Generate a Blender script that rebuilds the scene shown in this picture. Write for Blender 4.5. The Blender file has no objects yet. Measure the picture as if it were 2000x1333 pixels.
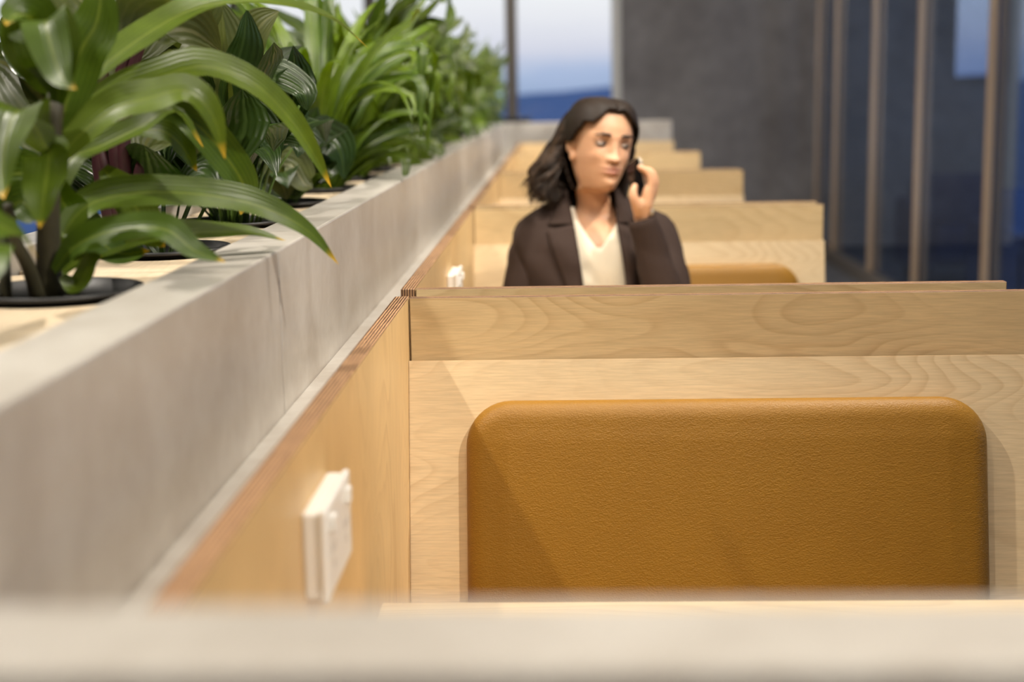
import bpy, bmesh, math, random
from mathutils import Vector, Matrix
import numpy as np

sc = bpy.context.scene
COL = sc.collection
PI = math.pi
CZ = 1.35                      # camera height above the floor

# ------------------------------------------------------------------ camera
FPX = 2872.0
CAM_R = Vector((0.99937332, 0.03130277, -0.01652578))
CAM_U = Vector((0.01107974, 0.16677479, 0.98593276))
CAM_B = Vector((0.03361851, -0.985498, 0.16632345))
cam = bpy.data.cameras.new('camera')
cam.sensor_width = 36.0
cam.lens = FPX / 2000 * 36
cam.clip_start = 0.02
cam.clip_end = 30000
cam.dof.use_dof = True
cam.dof.focus_distance = 2.30
cam.dof.aperture_fstop = 2.6
cam.dof.aperture_blades = 0
camo = bpy.data.objects.new('camera', cam)
COL.objects.link(camo)
m = Matrix.Identity(4)
for i in range(3):
    m[i][0], m[i][1], m[i][2] = CAM_R[i], CAM_U[i], CAM_B[i]
m[2][3] = CZ
camo.matrix_world = m
sc.camera = camo


def px(x, y, Y):
    """photo pixel on the vertical plane at depth Y -> world point"""
    d = CAM_R * ((x - 1000) / FPX) + CAM_U * ((666.5 - y) / FPX) - CAM_B
    d = d * (Y / d.y)
    return Vector((d.x, d.y, d.z + CZ))


# ------------------------------------------------------------------ world: dusk sky
w = bpy.data.worlds.new('sky')
sc.world = w
w.use_nodes = True
nt = w.node_tree
nt.nodes.clear()
tc = nt.nodes.new('ShaderNodeTexCoord')
sep = nt.nodes.new('ShaderNodeSeparateXYZ')
ramp = nt.nodes.new('ShaderNodeValToRGB')
mr = nt.nodes.new('ShaderNodeMapRange')
nz = nt.nodes.new('ShaderNodeTexNoise')
mp = nt.nodes.new('ShaderNodeMapping')
mp.inputs['Scale'].default_value = (2, 2, 9)
nz.inputs['Scale'].default_value = 2.2
nz.inputs['Detail'].default_value = 4
add = nt.nodes.new('ShaderNodeMath'); add.operation = 'MULTIPLY_ADD'
add.inputs[1].default_value = 0.05
bg = nt.nodes.new('ShaderNodeBackground')
wo = nt.nodes.new('ShaderNodeOutputWorld')
L = nt.links.new
L(tc.outputs['Generated'], sep.inputs[0])
L(tc.outputs['Generated'], mp.inputs[0])
L(mp.outputs[0], nz.inputs['Vector'])
L(nz.outputs['Fac'], add.inputs[0])
L(sep.outputs['Z'], add.inputs[2])
mr.inputs['From Min'].default_value = 0.02
mr.inputs['From Max'].default_value = 0.17
L(add.outputs[0], mr.inputs['Value'])
L(mr.outputs[0], ramp.inputs[0])
cr = ramp.color_ramp
cr.elements[0].position = 0.0; cr.elements[0].color = (0.36, 0.46, 0.66, 1)
cr.elements[1].position = 1.0; cr.elements[1].color = (0.90, 0.93, 0.94, 1)
for p, c in ((0.10, (0.46, 0.56, 0.76, 1)), (0.22, (0.76, 0.77, 0.85, 1)), (0.36, (0.93, 0.93, 0.94, 1)), (0.55, (1.02, 1.03, 1.0, 1))):
    e = cr.elements.new(p); e.color = c
L(ramp.outputs[0], bg.inputs['Color'])
bg.inputs['Strength'].default_value = 1.0
L(bg.outputs[0], wo.inputs['Surface'])

# ------------------------------------------------------------------ ceiling lamps (spots on two tracks), then added fill lights
WARM = (1.0, 0.92, 0.81)


def spot(loc, target, energy, size=78, radius=0.03, blend=0.6, color=WARM):
    l = bpy.data.lights.new('ceiling_spot', 'SPOT')
    l.energy = energy
    l.spot_size = math.radians(size)
    l.spot_blend = blend
    l.shadow_soft_size = radius
    l.color = color
    o = bpy.data.objects.new('ceiling_spot', l)
    o.location = loc
    o.rotation_euler = (Vector(target) - Vector(loc)).to_track_quat('-Z', 'Y').to_euler()
    COL.objects.link(o)
    return o


PER = 1.84
for k in range(0, 6):
    y = 1.55 + PER * (k - 1)
    spot((-1.42, y, 3.1), (0.2, y + 0.5, 0.85), 180, 66, 0.03, 0.5)
for k in range(0, 6):
    y = 0.75 + PER * k
    spot((1.25, y, 3.1), (-0.18, y + 0.35, 0.95), 245, 60, 0.05)
for k in range(1, 3):
    spot((0.1, -0.6 + 4.2 * k, 3.12), (0.0, 0.6 + 4.2 * k, 0.9), 90, 110, 0.10)


def area(loc, sx, sy, energy, color=WARM, target=None):
    l = bpy.data.lights.new('fill_light', 'AREA')
    l.shape = 'RECTANGLE'
    l.size, l.size_y = sx, sy
    l.energy = energy
    l.color = color
    o = bpy.data.objects.new('fill_light', l)
    o.location = loc
    if target is not None:
        o.rotation_euler = (Vector(target) - Vector(loc)).to_track_quat('-Z', 'Y').to_euler()
    COL.objects.link(o)


for y in (0.0, 2.3, 6.0, 9.4):
    area((0.1, y, 3.16), 0.9, 0.35, {0.0: 48, 9.4: 38}.get(y, 78), WARM, (0.2, y + 3.2, 0.95))  # soft fills added to brighten booths and back wall, not real fixtures
area((-3.4, 5.0, 3.14), 0.3, 6.0, 45)
area((3.6, 7.5, 3.14), 0.6, 6.0, 110, (0.70, 0.84, 1.0), (3.2, 12.7, 1.6))  # bluish fill added to lift the lounge behind the glass

sc.view_settings.view_transform = 'Standard'
sc.view_settings.look = 'None'
sc.view_settings.exposure = 0.0
sc.view_settings.gamma = 1.0
sc.view_settings.use_curve_mapping = False


# ================================================================== helpers
def mat_new(name):
    mt = bpy.data.materials.new(name)
    mt.use_nodes = True
    return mt, mt.node_tree, mt.node_tree.nodes['Principled BSDF']


def lin(r, g, b):
    def f(c):
        c /= 255.0
        return c / 12.92 if c <= 0.04045 else ((c + 0.055) / 1.055) ** 2.4
    return (f(r), f(g), f(b), 1)


def plain(name, col, rough=0.5, metal=0.0, spec=0.5, noise=0.0, nscale=30, bump=0.0):
    mt, t, b = mat_new(name)
    b.inputs['Base Color'].default_value = col
    b.inputs['Roughness'].default_value = rough
    b.inputs['Metallic'].default_value = metal
    b.inputs['Specular IOR Level'].default_value = spec
    if noise or bump:
        tcn = t.nodes.new('ShaderNodeTexCoord')
        n = t.nodes.new('ShaderNodeTexNoise')
        n.inputs['Scale'].default_value = nscale
        n.inputs['Detail'].default_value = 5
        t.links.new(tcn.outputs['Object'], n.inputs['Vector'])
        if noise:
            r = t.nodes.new('ShaderNodeMapRange')
            r.inputs['To Min'].default_value = 1 - noise
            r.inputs['To Max'].default_value = 1 + noise
            t.links.new(n.outputs['Fac'], r.inputs['Value'])
            mx = t.nodes.new('ShaderNodeMix'); mx.data_type = 'RGBA'; mx.blend_type = 'MULTIPLY'
            mx.inputs['Factor'].default_value = 1
            mx.inputs['A'].default_value = col
            t.links.new(r.outputs[0], mx.inputs['B'])
            t.links.new(mx.outputs['Result'], b.inputs['Base Color'])
        if bump:
            bp = t.nodes.new('ShaderNodeBump')
            bp.inputs['Strength'].default_value = bump
            bp.inputs['Distance'].default_value = 0.002
            t.links.new(n.outputs['Fac'], bp.inputs['Height'])
            t.links.new(bp.outputs[0], b.inputs['Normal'])
    return mt


def tag(o, label=None, cat=None, group=None, kind=None):
    if label: o['label'] = label
    if cat: o['category'] = cat
    if group: o['group'] = group
    if kind: o['kind'] = kind
    return o


def empty(name, loc):
    o = bpy.data.objects.new(name, None)
    o.location = loc
    o.empty_display_size = 0.05
    COL.objects.link(o)
    return o


def link(name, me, parent=None):
    o = bpy.data.objects.new(name, me)
    COL.objects.link(o)
    if parent is not None:
        o.parent = parent
        o.matrix_parent_inverse = Matrix.Translation(-world_loc(parent))
    return o


def world_loc(o):
    v = Vector(o.location)
    # parents here are only ever translated empties / untransformed meshes
    return v


def mesh_from(verts, faces, mats=(), smooth=False, name='mesh'):
    me = bpy.data.meshes.new(name)
    me.from_pydata([tuple(v) for v in verts], [], faces)
    for mt in mats:
        me.materials.append(mt)
    if smooth:
        me.polygons.foreach_set('use_smooth', [True] * len(me.polygons))
    me.update()
    return me


def bm_box(bm, x0, x1, y0, y1, z0, z1):
    vs = [bm.verts.new(c) for c in ((x0, y0, z0), (x1, y0, z0), (x1, y1, z0), (x0, y1, z0),
                                    (x0, y0, z1), (x1, y0, z1), (x1, y1, z1), (x0, y1, z1))]
    return [bm.faces.new([vs[i] for i in f]) for f in
            ((3, 2, 1, 0), (4, 5, 6, 7), (0, 1, 5, 4), (1, 2, 6, 5), (2, 3, 7, 6), (3, 0, 4, 7))]


def bm_done(bm, mats, smooth=False, name='mesh'):
    bm.normal_update()
    me = bpy.data.meshes.new(name)
    bm.to_mesh(me)
    bm.free()
    for mt in mats:
        me.materials.append(mt)
    if smooth:
        me.polygons.foreach_set('use_smooth', [True] * len(me.polygons))
    return me


def box(name, x0, x1, y0, y1, z0, z1, mt, parent=None, bevel=0.0, seg=2, edge_axis=None, edge_mat=None):
    """box; edge_axis: axis of the thickness of a plywood sheet, whose narrow faces take edge_mat"""
    bm = bmesh.new()
    bm_box(bm, x0, x1, y0, y1, z0, z1)
    if bevel:
        bmesh.ops.bevel(bm, geom=list(bm.edges), offset=bevel, segments=seg, affect='EDGES', profile=0.5)
    bm.normal_update()
    mats = [mt]
    if edge_mat is not None:
        mats.append(edge_mat)
        for f in bm.faces:
            if abs(f.normal[edge_axis]) < 0.75:
                f.material_index = 1
    me = bm_done(bm, mats, smooth=False, name=name)
    return link(name, me, parent)


def rot_mesh(me, M):
    me.transform(M)
    return me


def tube(bm, pts, radii, seg=10, cap=True):
    pts = [Vector(p) for p in pts]
    rings = []
    nrm = None
    for i, p in enumerate(pts):
        t = (pts[min(i + 1, len(pts) - 1)] - pts[max(i - 1, 0)]).normalized()
        if nrm is None:
            nrm = t.orthogonal().normalized()
        else:
            nrm = (nrm - t * nrm.dot(t)).normalized()
        b = t.cross(nrm)
        r = radii[i] if hasattr(radii, '__len__') else radii
        rings.append([bm.verts.new(p + (nrm * math.cos(2 * PI * j / seg) + b * math.sin(2 * PI * j / seg)) * r) for j in range(seg)])
    for a, c in zip(rings[:-1], rings[1:]):
        for j in range(seg):
            bm.faces.new((a[j], a[(j + 1) % seg], c[(j + 1) % seg], c[j]))
    if cap:
        bm.faces.new(rings[0][::-1])
        bm.faces.new(rings[-1])


def catmull(pts, n):
    """n points evenly spread in parameter through pts (tuples or Vectors of any length)"""
    P = [np.array(p, float) for p in pts]
    P = [2 * P[0] - P[1]] + P + [2 * P[-1] - P[-2]]
    out = []
    segs = len(P) - 3
    for i in range(n):
        u = i / (n - 1) * segs
        k = min(int(u), segs - 1)
        t = u - k
        a, b, c, d = P[k:k + 4]
        out.append(0.5 * (2 * b + (c - a) * t + (2 * a - 5 * b + 4 * c - d) * t * t + (3 * b - a - 3 * c + d) * t ** 3))
    return out


# ================================================================== materials
def wood_mat(name, base, line, grain_axis, seed=0.0, scale=1.0):
    """birch veneer: flowing growth lines, fine fibres and a soft colour drift; grain_axis 0=x 1=y 2=z"""
    mt, t, b = mat_new(name)
    N = t.nodes.new
    K = t.links.new
    tcn = N('ShaderNodeTexCoord')

    def mapping(sx_along, s_across, off):
        mpn = N('ShaderNodeMapping')
        s = [s_across] * 3
        s[grain_axis] = sx_along
        mpn.inputs['Scale'].default_value = s
        mpn.inputs['Location'].default_value = (off, off * 1.7, off * 0.6)
        K(tcn.outputs['Object'], mpn.inputs[0])
        return mpn

    n1 = N('ShaderNodeTexNoise')
    n1.inputs['Scale'].default_value = 1.0
    n1.inputs['Detail'].default_value = 2.5
    n1.inputs['Roughness'].default_value = 0.42
    n1.inputs['Distortion'].default_value = 0.35
    K(mapping(1.1 * scale, 3.6 * scale, seed).outputs[0], n1.inputs['Vector'])
    mul = N('ShaderNodeMath'); mul.operation = 'MULTIPLY'; mul.inputs[1].default_value = 34
    K(n1.outputs['Fac'], mul.inputs[0])
    spx = N('ShaderNodeSeparateXYZ'); K(tcn.outputs['Object'], spx.inputs[0])
    lnr = N('ShaderNodeMath'); lnr.operation = 'MULTIPLY_ADD'; lnr.inputs[1].default_value = 22 * scale
    K(spx.outputs[{0: 2, 1: 0, 2: 1}[grain_axis]], lnr.inputs[0]); K(mul.outputs[0], lnr.inputs[2])
    mr1 = N('ShaderNodeMath'); mr1.operation = 'FRACT'
    K(lnr.outputs[0], mr1.inputs[0])
    tri = N('ShaderNodeMapRange'); tri.inputs['From Min'].default_value = 1.0; tri.inputs['From Max'].default_value = 0.88
    K(mr1.outputs[0], tri.inputs['Value'])
    ris = N('ShaderNodeMath'); ris.operation = 'POWER'; ris.inputs[1].default_value = 2.6
    K(mr1.outputs[0], ris.inputs[0])
    pw = N('ShaderNodeMath'); pw.operation = 'MULTIPLY'
    K(ris.outputs[0], pw.inputs[0]); K(tri.outputs[0], pw.inputs[1])
    # lines fade in and out over the sheet
    n2 = N('ShaderNodeTexNoise'); n2.inputs['Scale'].default_value = 1.0; n2.inputs['Detail'].default_value = 2
    K(mapping(1.6, 5.0, seed + 7).outputs[0], n2.inputs['Vector'])
    mr2 = N('ShaderNodeMapRange')
    mr2.inputs['From Min'].default_value = 0.36; mr2.inputs['From Max'].default_value = 0.66
    mr2.inputs['To Min'].default_value = 0.12; mr2.inputs['To Max'].default_value = 0.75
    K(n2.outputs['Fac'], mr2.inputs['Value'])
    m1 = N('ShaderNodeMath'); m1.operation = 'MULTIPLY'
    K(pw.outputs[0], m1.inputs[0]); K(mr2.outputs[0], m1.inputs[1])
    mix1 = N('ShaderNodeMix'); mix1.data_type = 'RGBA'
    mix1.inputs['A'].default_value = base
    mix1.inputs['B'].default_value = line
    K(m1.outputs[0], mix1.inputs['Factor'])
    # fibres
    n3 = N('ShaderNodeTexNoise'); n3.inputs['Scale'].default_value = 1.0; n3.inputs['Detail'].default_value = 3
    K(mapping(26, 420, seed + 3).outputs[0], n3.inputs['Vector'])
    mr3 = N('ShaderNodeMapRange')
    mr3.inputs['From Min'].default_value = 0.3; mr3.inputs['From Max'].default_value = 0.7
    mr3.inputs['To Min'].default_value = 0.90; mr3.inputs['To Max'].default_value = 1.06
    K(n3.outputs['Fac'], mr3.inputs['Value'])
    # broad drift
    n4 = N('ShaderNodeTexNoise'); n4.inputs['Scale'].default_value = 1.0; n4.inputs['Detail'].default_value = 2
    K(mapping(2.2, 4.5, seed + 13).outputs[0], n4.inputs['Vector'])
    mr4 = N('ShaderNodeMapRange')
    mr4.inputs['From Min'].default_value = 0.3; mr4.inputs['From Max'].default_value = 0.7
    mr4.inputs['To Min'].default_value = 0.90; mr4.inputs['To Max'].default_value = 1.06
    K(n4.outputs['Fac'], mr4.inputs['Value'])
    mm = N('ShaderNodeMath'); mm.operation = 'MULTIPLY'
    K(mr3.outputs[0], mm.inputs[0]); K(mr4.outputs[0], mm.inputs[1])
    mix2 = N('ShaderNodeMix'); mix2.data_type = 'RGBA'; mix2.blend_type = 'MULTIPLY'
    mix2.inputs['Factor'].default_value = 1
    K(mix1.outputs['Result'], mix2.inputs['A']); K(mm.outputs[0], mix2.inputs['B'])
    K(mix2.outputs['Result'], b.inputs['Base Color'])
    b.inputs['Roughness'].default_value = 0.42
    b.inputs['Specular IOR Level'].default_value = 0.35
    bp = N('ShaderNodeBump'); bp.inputs['Strength'].default_value = 0.08; bp.inputs['Distance'].default_value = 0.001
    K(n3.outputs['Fac'], bp.inputs['Height']); K(bp.outputs[0], b.inputs['Normal'])
    return mt


def ply_edge_mat(name, axis):
    """layered edge of a plywood sheet; stripes across the sheet's thickness axis"""
    mt, t, b = mat_new(name)
    N = t.nodes.new
    K = t.links.new
    tcn = N('ShaderNodeTexCoord')
    sp = N('ShaderNodeSeparateXYZ')
    K(tcn.outputs['Object'], sp.inputs[0])
    n = N('ShaderNodeTexNoise'); n.inputs['Scale'].default_value = 1
    n.inputs['Detail'].default_value = 4
    mpn = N('ShaderNodeMapping')
    s = [30, 30, 30]; s[axis] = 500
    mpn.inputs['Scale'].default_value = s
    K(tcn.outputs['Object'], mpn.inputs[0]); K(mpn.outputs[0], n.inputs['Vector'])
    mul = N('ShaderNodeMath'); mul.operation = 'MULTIPLY_ADD'; mul.inputs[1].default_value = 2 * PI / 0.0044
    K(sp.outputs[axis], mul.inputs[0])
    n5 = N('ShaderNodeMath'); n5.operation = 'MULTIPLY'; n5.inputs[1].default_value = 0.9
    K(n.outputs['Fac'], n5.inputs[0]); K(n5.outputs[0], mul.inputs[2])
    sn = N('ShaderNodeMath'); sn.operation = 'SINE'
    K(mul.outputs[0], sn.inputs[0])
    a = N('ShaderNodeMath'); a.operation = 'MULTIPLY_ADD'; a.inputs[1].default_value = 0.45
    K(sn.outputs[0], a.inputs[0]); K(n.outputs['Fac'], a.inputs[2])
    rp = N('ShaderNodeValToRGB')
    rp.color_ramp.elements[0].position = 0.18; rp.color_ramp.elements[0].color = lin(62, 38, 22)
    rp.color_ramp.elements[1].position = 0.80; rp.color_ramp.elements[1].color = lin(170, 132, 94)
    e = rp.color_ramp.elements.new(0.5); e.color = lin(122, 88, 58)
    K(a.outputs[0], rp.inputs[0]); K(rp.outputs[0], b.inputs['Base Color'])
    b.inputs['Roughness'].default_value = 0.6
    return mt


BIRCH = (0.70, 0.525, 0.285, 1)
BLINE = (0.44, 0.265, 0.115, 1)
M_wood_x = [wood_mat('birch_veneer_a', BIRCH, BLINE, 0, 1.3), wood_mat('birch_veneer_b', BIRCH, BLINE, 0, 5.1, 0.8)]
M_wood_y = wood_mat('birch_veneer_side', (0.68, 0.46, 0.21, 1), (0.50, 0.30, 0.12, 1), 2, 9.0)
M_wood_lower = wood_mat('birch_veneer_seat_back', (0.73, 0.565, 0.345, 1), (0.52, 0.34, 0.17, 1), 0, 3.7, 1.0)
M_edge_x = ply_edge_mat('plywood_edge_x', 0)
M_edge_y = ply_edge_mat('plywood_edge_y', 1)


def concrete(name, base, dark, rough, nscale=3.0, amt=0.5, bump=0.05, spec=0.5):
    mt, t, b = mat_new(name)
    N = t.nodes.new
    K = t.links.new
    tcn = N('ShaderNodeTexCoord')
    n = N('ShaderNodeTexNoise'); n.inputs['Scale'].default_value = nscale; n.inputs['Detail'].default_value = 7
    n.inputs['Roughness'].default_value = 0.6; n.inputs['Distortion'].default_value = 0.6
    K(tcn.outputs['Object'], n.inputs['Vector'])
    n2 = N('ShaderNodeTexNoise'); n2.inputs['Scale'].default_value = nscale * 9; n2.inputs['Detail'].default_value = 5
    K(tcn.outputs['Object'], n2.inputs['Vector'])
    ad = N('ShaderNodeMath'); ad.operation = 'MULTIPLY_ADD'; ad.inputs[1].default_value = 0.35
    K(n2.outputs['Fac'], ad.inputs[0]); K(n.outputs['Fac'], ad.inputs[2])
    r = N('ShaderNodeMapRange')
    r.inputs['From Min'].default_value = 0.45; r.inputs['From Max'].default_value = 0.9
    r.inputs['To Min'].default_value = 0; r.inputs['To Max'].default_value = amt * 2
    K(ad.outputs[0], r.inputs['Value'])
    mx = N('ShaderNodeMix'); mx.data_type = 'RGBA'
    mx.inputs['A'].default_value = base; mx.inputs['B'].default_value = dark
    K(r.outputs[0], mx.inputs['Factor'])
    K(mx.outputs['Result'], b.inputs['Base Color'])
    b.inputs['Roughness'].default_value = rough
    b.inputs['Specular IOR Level'].default_value = spec
    bp = N('ShaderNodeBump'); bp.inputs['Strength'].default_value = bump; bp.inputs['Distance'].default_value = 0.004
    K(n2.outputs['Fac'], bp.inputs['Height']); K(bp.outputs[0], b.inputs['Normal'])
    return mt


M_planter = concrete('polished_pale_cement', lin(182, 178, 171), lin(154, 147, 138), 0.32, 5.0, 0.5, 0.03)
M_wallc = concrete('dark_concrete', lin(140, 135, 131), lin(104, 99, 96), 0.75, 0.9, 0.6, 0.06)
M_floor = plain('dark_carpet', lin(70, 70, 74), 0.95, noise=0.25, nscale=120)
M_ceil = plain('white_ceiling_paint', lin(205, 202, 196), 0.9, noise=0.03, nscale=6)
M_wall = plain('grey_wall_paint', lin(120, 116, 110), 0.85, noise=0.05, nscale=4)
M_frame_dark = plain('dark_bronze_frame', lin(96, 88, 80), 0.45, 0.3, noise=0.05)
M_frame_pale = plain('pale_anodised_frame', lin(200, 196, 186), 0.45, 0.0, noise=0.05)
M_post = plain('tan_mullion_metal', lin(160, 138, 114), 0.42, 0.35, noise=0.06)
M_black = plain('matt_black_plastic', (0.012, 0.012, 0.013, 1), 0.45, noise=0.1)
M_white = plain('white_plastic', lin(240, 238, 232), 0.3, noise=0.02)
M_grey_plastic = plain('grey_plastic', lin(150, 146, 140), 0.4, noise=0.02)
M_board = wood_mat('pale_birch_board', (0.66, 0.54, 0.38, 1), (0.5, 0.37, 0.22, 1), 1, 21.0)
M_soil = plain('dark_potting_soil', lin(34, 26, 20), 0.95, noise=0.5, nscale=90, bump=1.0)
M_seam = plain('joint_sealant', lin(92, 84, 76), 0.7, noise=0.05)
M_navy = plain('navy_upholstery', lin(26, 36, 66), 0.8, noise=0.15, nscale=200)
M_metal = plain('brushed_metal', lin(150, 150, 150), 0.35, 0.9, noise=0.05)


def leather():
    mt, t, b = mat_new('mustard_leather')
    N = t.nodes.new
    K = t.links.new
    tcn = N('ShaderNodeTexCoord')
    v = N('ShaderNodeTexVoronoi'); v.inputs['Scale'].default_value = 420
    v.feature = 'F1'
    n0 = N('ShaderNodeTexNoise'); n0.inputs['Scale'].default_value = 160; n0.inputs['Detail'].default_value = 3
    mpn = N('ShaderNodeMapping'); mpn.inputs['Scale'].default_value = (0.75, 1, 1.15)
    K(tcn.outputs['Object'], mpn.inputs[0])
    K(mpn.outputs[0], v.inputs['Vector']); K(mpn.outputs[0], n0.inputs['Vector'])
    ad = N('ShaderNodeMath'); ad.operation = 'MULTIPLY_ADD'; ad.inputs[1].default_value = 1.2
    K(n0.outputs['Fac'], ad.inputs[0]); K(v.outputs['Distance'], ad.inputs[2])
    bp = N('ShaderNodeBump'); bp.inputs['Strength'].default_value = 0.35; bp.inputs['Distance'].default_value = 0.0012
    K(ad.outputs[0], bp.inputs['Height']); K(bp.outputs[0], b.inputs['Normal'])
    n = N('ShaderNodeTexNoise'); n.inputs['Scale'].default_value = 14; n.inputs['Detail'].default_value = 4
    K(tcn.outputs['Object'], n.inputs['Vector'])
    mx = N('ShaderNodeMix'); mx.data_type = 'RGBA'
    mx.inputs['A'].default_value = (0.275, 0.132, 0.010, 1)
    mx.inputs['B'].default_value = (0.235, 0.108, 0.008, 1)
    K(n.outputs['Fac'], mx.inputs['Factor']); K(mx.outputs['Result'], b.inputs['Base Color'])
    b.inputs['Roughness'].default_value = 0.48
    b.inputs['Specular IOR Level'].default_value = 0.35
    return mt


M_leather = leather()


def glass(name, tint, ior, refl=(0.95, 0.97, 1, 1)):
    mt = bpy.data.materials.new(name)
    mt.use_nodes = True
    t = mt.node_tree
    t.nodes.clear()
    o = t.nodes.new('ShaderNodeOutputMaterial')
    tr = t.nodes.new('ShaderNodeBsdfTransparent'); tr.inputs['Color'].default_value = tint
    gl = t.nodes.new('ShaderNodeBsdfGlossy'); gl.inputs['Roughness'].default_value = 0.01
    gl.inputs['Color'].default_value = refl
    lw = t.nodes.new('ShaderNodeLayerWeight'); lw.inputs['Blend'].default_value = 0.5
    p5 = t.nodes.new('ShaderNodeMath'); p5.operation = 'POWER'; p5.inputs[1].default_value = 5
    fr = t.nodes.new('ShaderNodeMath'); fr.operation = 'MULTIPLY_ADD'          # Schlick reflectance
    f0 = ((ior - 1) / (ior + 1)) ** 2
    fr.inputs[1].default_value = 1 - f0; fr.inputs[2].default_value = f0
    t.links.new(lw.outputs['Facing'], p5.inputs[0]); t.links.new(p5.outputs[0], fr.inputs[0])
    mx = t.nodes.new('ShaderNodeMixShader')
    t.links.new(fr.outputs[0], mx.inputs[0]); t.links.new(tr.outputs[0], mx.inputs[1]); t.links.new(gl.outputs[0], mx.inputs[2])
    t.links.new(mx.outputs[0], o.inputs['Surface'])
    return mt


M_glass = glass('clear_window_glass', (0.97, 0.98, 1.0, 1), 1.45)
M_glass_dark = glass('tinted_partition_glass', (0.62, 0.70, 0.84, 1), 1.5, (0.85, 0.92, 1.0, 1))

# ================================================================== setting
X_GL = 2.16          # glass partition
Y_BK = 12.7          # window wall
CEIL = 3.2
X_LF = -6.0
Y_FR = -3.0
X_RT = 5.2


def struct(o):
    o['kind'] = 'structure'
    return o


struct(box('floor', X_LF, X_RT, Y_FR, Y_BK + 0.3, -0.1, 0.0, M_floor))
struct(box('ceiling', X_LF, X_RT, Y_FR, Y_BK + 0.3, CEIL, CEIL + 0.1, M_ceil))
struct(box('wall_left', X_LF - 0.1, X_LF, Y_FR, Y_BK + 0.3, 0, CEIL, M_wall))
struct(box('wall_right', X_RT, X_RT + 0.1, Y_FR, Y_BK + 0.3, 0, 0.5, M_wall))
e = empty('added_window', (X_RT + 0.05, 5, 0.5)); e['kind'] = 'structure'  # unseen window wall, added so blue sky light reaches the lounge
for i in range(8):
    ya = Y_FR + i * 2.0
    yb = min(ya + 2.0, Y_BK + 0.3)
    box('pane', X_RT + 0.04, X_RT + 0.05, ya + 0.001, yb - 0.001, 0.5, CEIL - 0.001, M_glass, e)
    box('mullion', X_RT - 0.02, X_RT + 0.10, ya - 0.04, ya + 0.04, 0.501, CEIL - 0.001, M_frame_dark, e)
struct(box('wall_front', X_LF, X_RT, Y_FR - 0.1, Y_FR, 0, CEIL, M_wall))
struct(box('wall_back', 0.53, 3.34, Y_BK, Y_BK + 0.25, 0, CEIL, M_wallc, bevel=0.004, seg=1))
struct(box('wall_back_corner', 3.80, X_RT, Y_BK, Y_BK + 0.25, 0, CEIL, M_wallc))


def window(name, x0, x1, posts, pm, z0=0.0):
    e = empty(name, ((x0 + x1) / 2, Y_BK + 0.1, 0))
    e['kind'] = 'structure'
    xs = [x0] + [p for p in posts] + [x1]
    for a, b2 in zip(xs[:-1], xs[1:]):
        box('pane', a, b2, Y_BK + 0.10, Y_BK + 0.108, z0 + 0.06, CEIL - 0.02, M_glass, e)
    for p in posts:
        box('mullion', p - 0.048, p + 0.048, Y_BK + 0.02, Y_BK + 0.18, 0.06, CEIL, M_frame_dark, e, 0.004, 1)
    box('frame_jamb', x1 - 0.035, x1 + 0.04, Y_BK - 0.01, Y_BK + 0.18, z0, CEIL, pm, e, 0.004, 1)
    box('frame_sill', x0, x1 - 0.036, Y_BK + 0.02, Y_BK + 0.18, z0, z0 + 0.06, M_frame_dark, e)
    return e


window('window_1', X_LF, 0.49, [-5.07, -3.79 - 0.13, -2.76, -1.6, -0.40], M_frame_pale)
window('window_2', 3.34, 3.76, [], M_frame_dark, 1.36)
struct(box('wall_back_parapet', 3.34, 3.80, Y_BK, Y_BK + 0.25, 0, 1.36, M_wallc))

# glass partition on the right
e = empty('wall_glass', (X_GL, 5, 0))
e['kind'] = 'structure'
ys = [12.42, 11.6, 10.2, 8.91, 7.45, 6.05, 4.65, 3.25, 1.85, 0.45, -0.95, -2.35]
for i, y in enumerate(ys):
    wd = 0.022
    box('mullion', X_GL - 0.040, X_GL - 0.004, y - wd, y + wd, 0.09, CEIL, M_post, e, 0.004, 1)
    box('mullion_back', X_GL + 0.014, X_GL + 0.05, y - wd, y + wd, 0.09, CEIL, M_frame_dark, e, 0.004, 1)
yy = [Y_BK] + ys + [Y_FR]
for a, b2 in zip(yy[:-1], yy[1:]):
    box('pane', X_GL, X_GL + 0.010, b2 + 0.001, a - 0.001, 0.08, CEIL - 0.001, M_glass_dark, e)
box('floor_track', X_GL - 0.06, X_GL + 0.05, Y_FR, Y_BK, 0.0, 0.085, M_frame_dark, e, 0.004, 1)


# terrain and hills outside
def hills():
    M_h = plain('hazy_blue_hills', lin(76, 99, 148), 1.0, spec=0.0, noise=0.25, nscale=0.004)  # distance haze is painted into the base colour
    rnd = random.Random(4)
    vs, fs = [], []
    n = 160
    rows = ((300, -70, 0), (2200, -70, 0), (4200, -50, 12), (6200, 10, 40), (7200, -60, 10))
    for r, z, amp in rows:
        for i in range(n + 1):
            a = -1.35 + 2.7 * i / n
            h = z + amp * (math.sin(a * 9 + r * .01) * 0.5 + math.sin(a * 23 + 1) * 0.3 + math.sin(a * 51) * 0.15 + rnd.uniform(-.1, .1))
            vs.append((r * math.sin(a), r * math.cos(a), h))
    for j in range(len(rows) - 1):
        for i in range(n):
            q = j * (n + 1) + i
            fs.append((q, q + 1, q + n + 2, q + n + 1))
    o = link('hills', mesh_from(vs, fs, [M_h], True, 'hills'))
    o['kind'] = 'structure'


hills()

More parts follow.
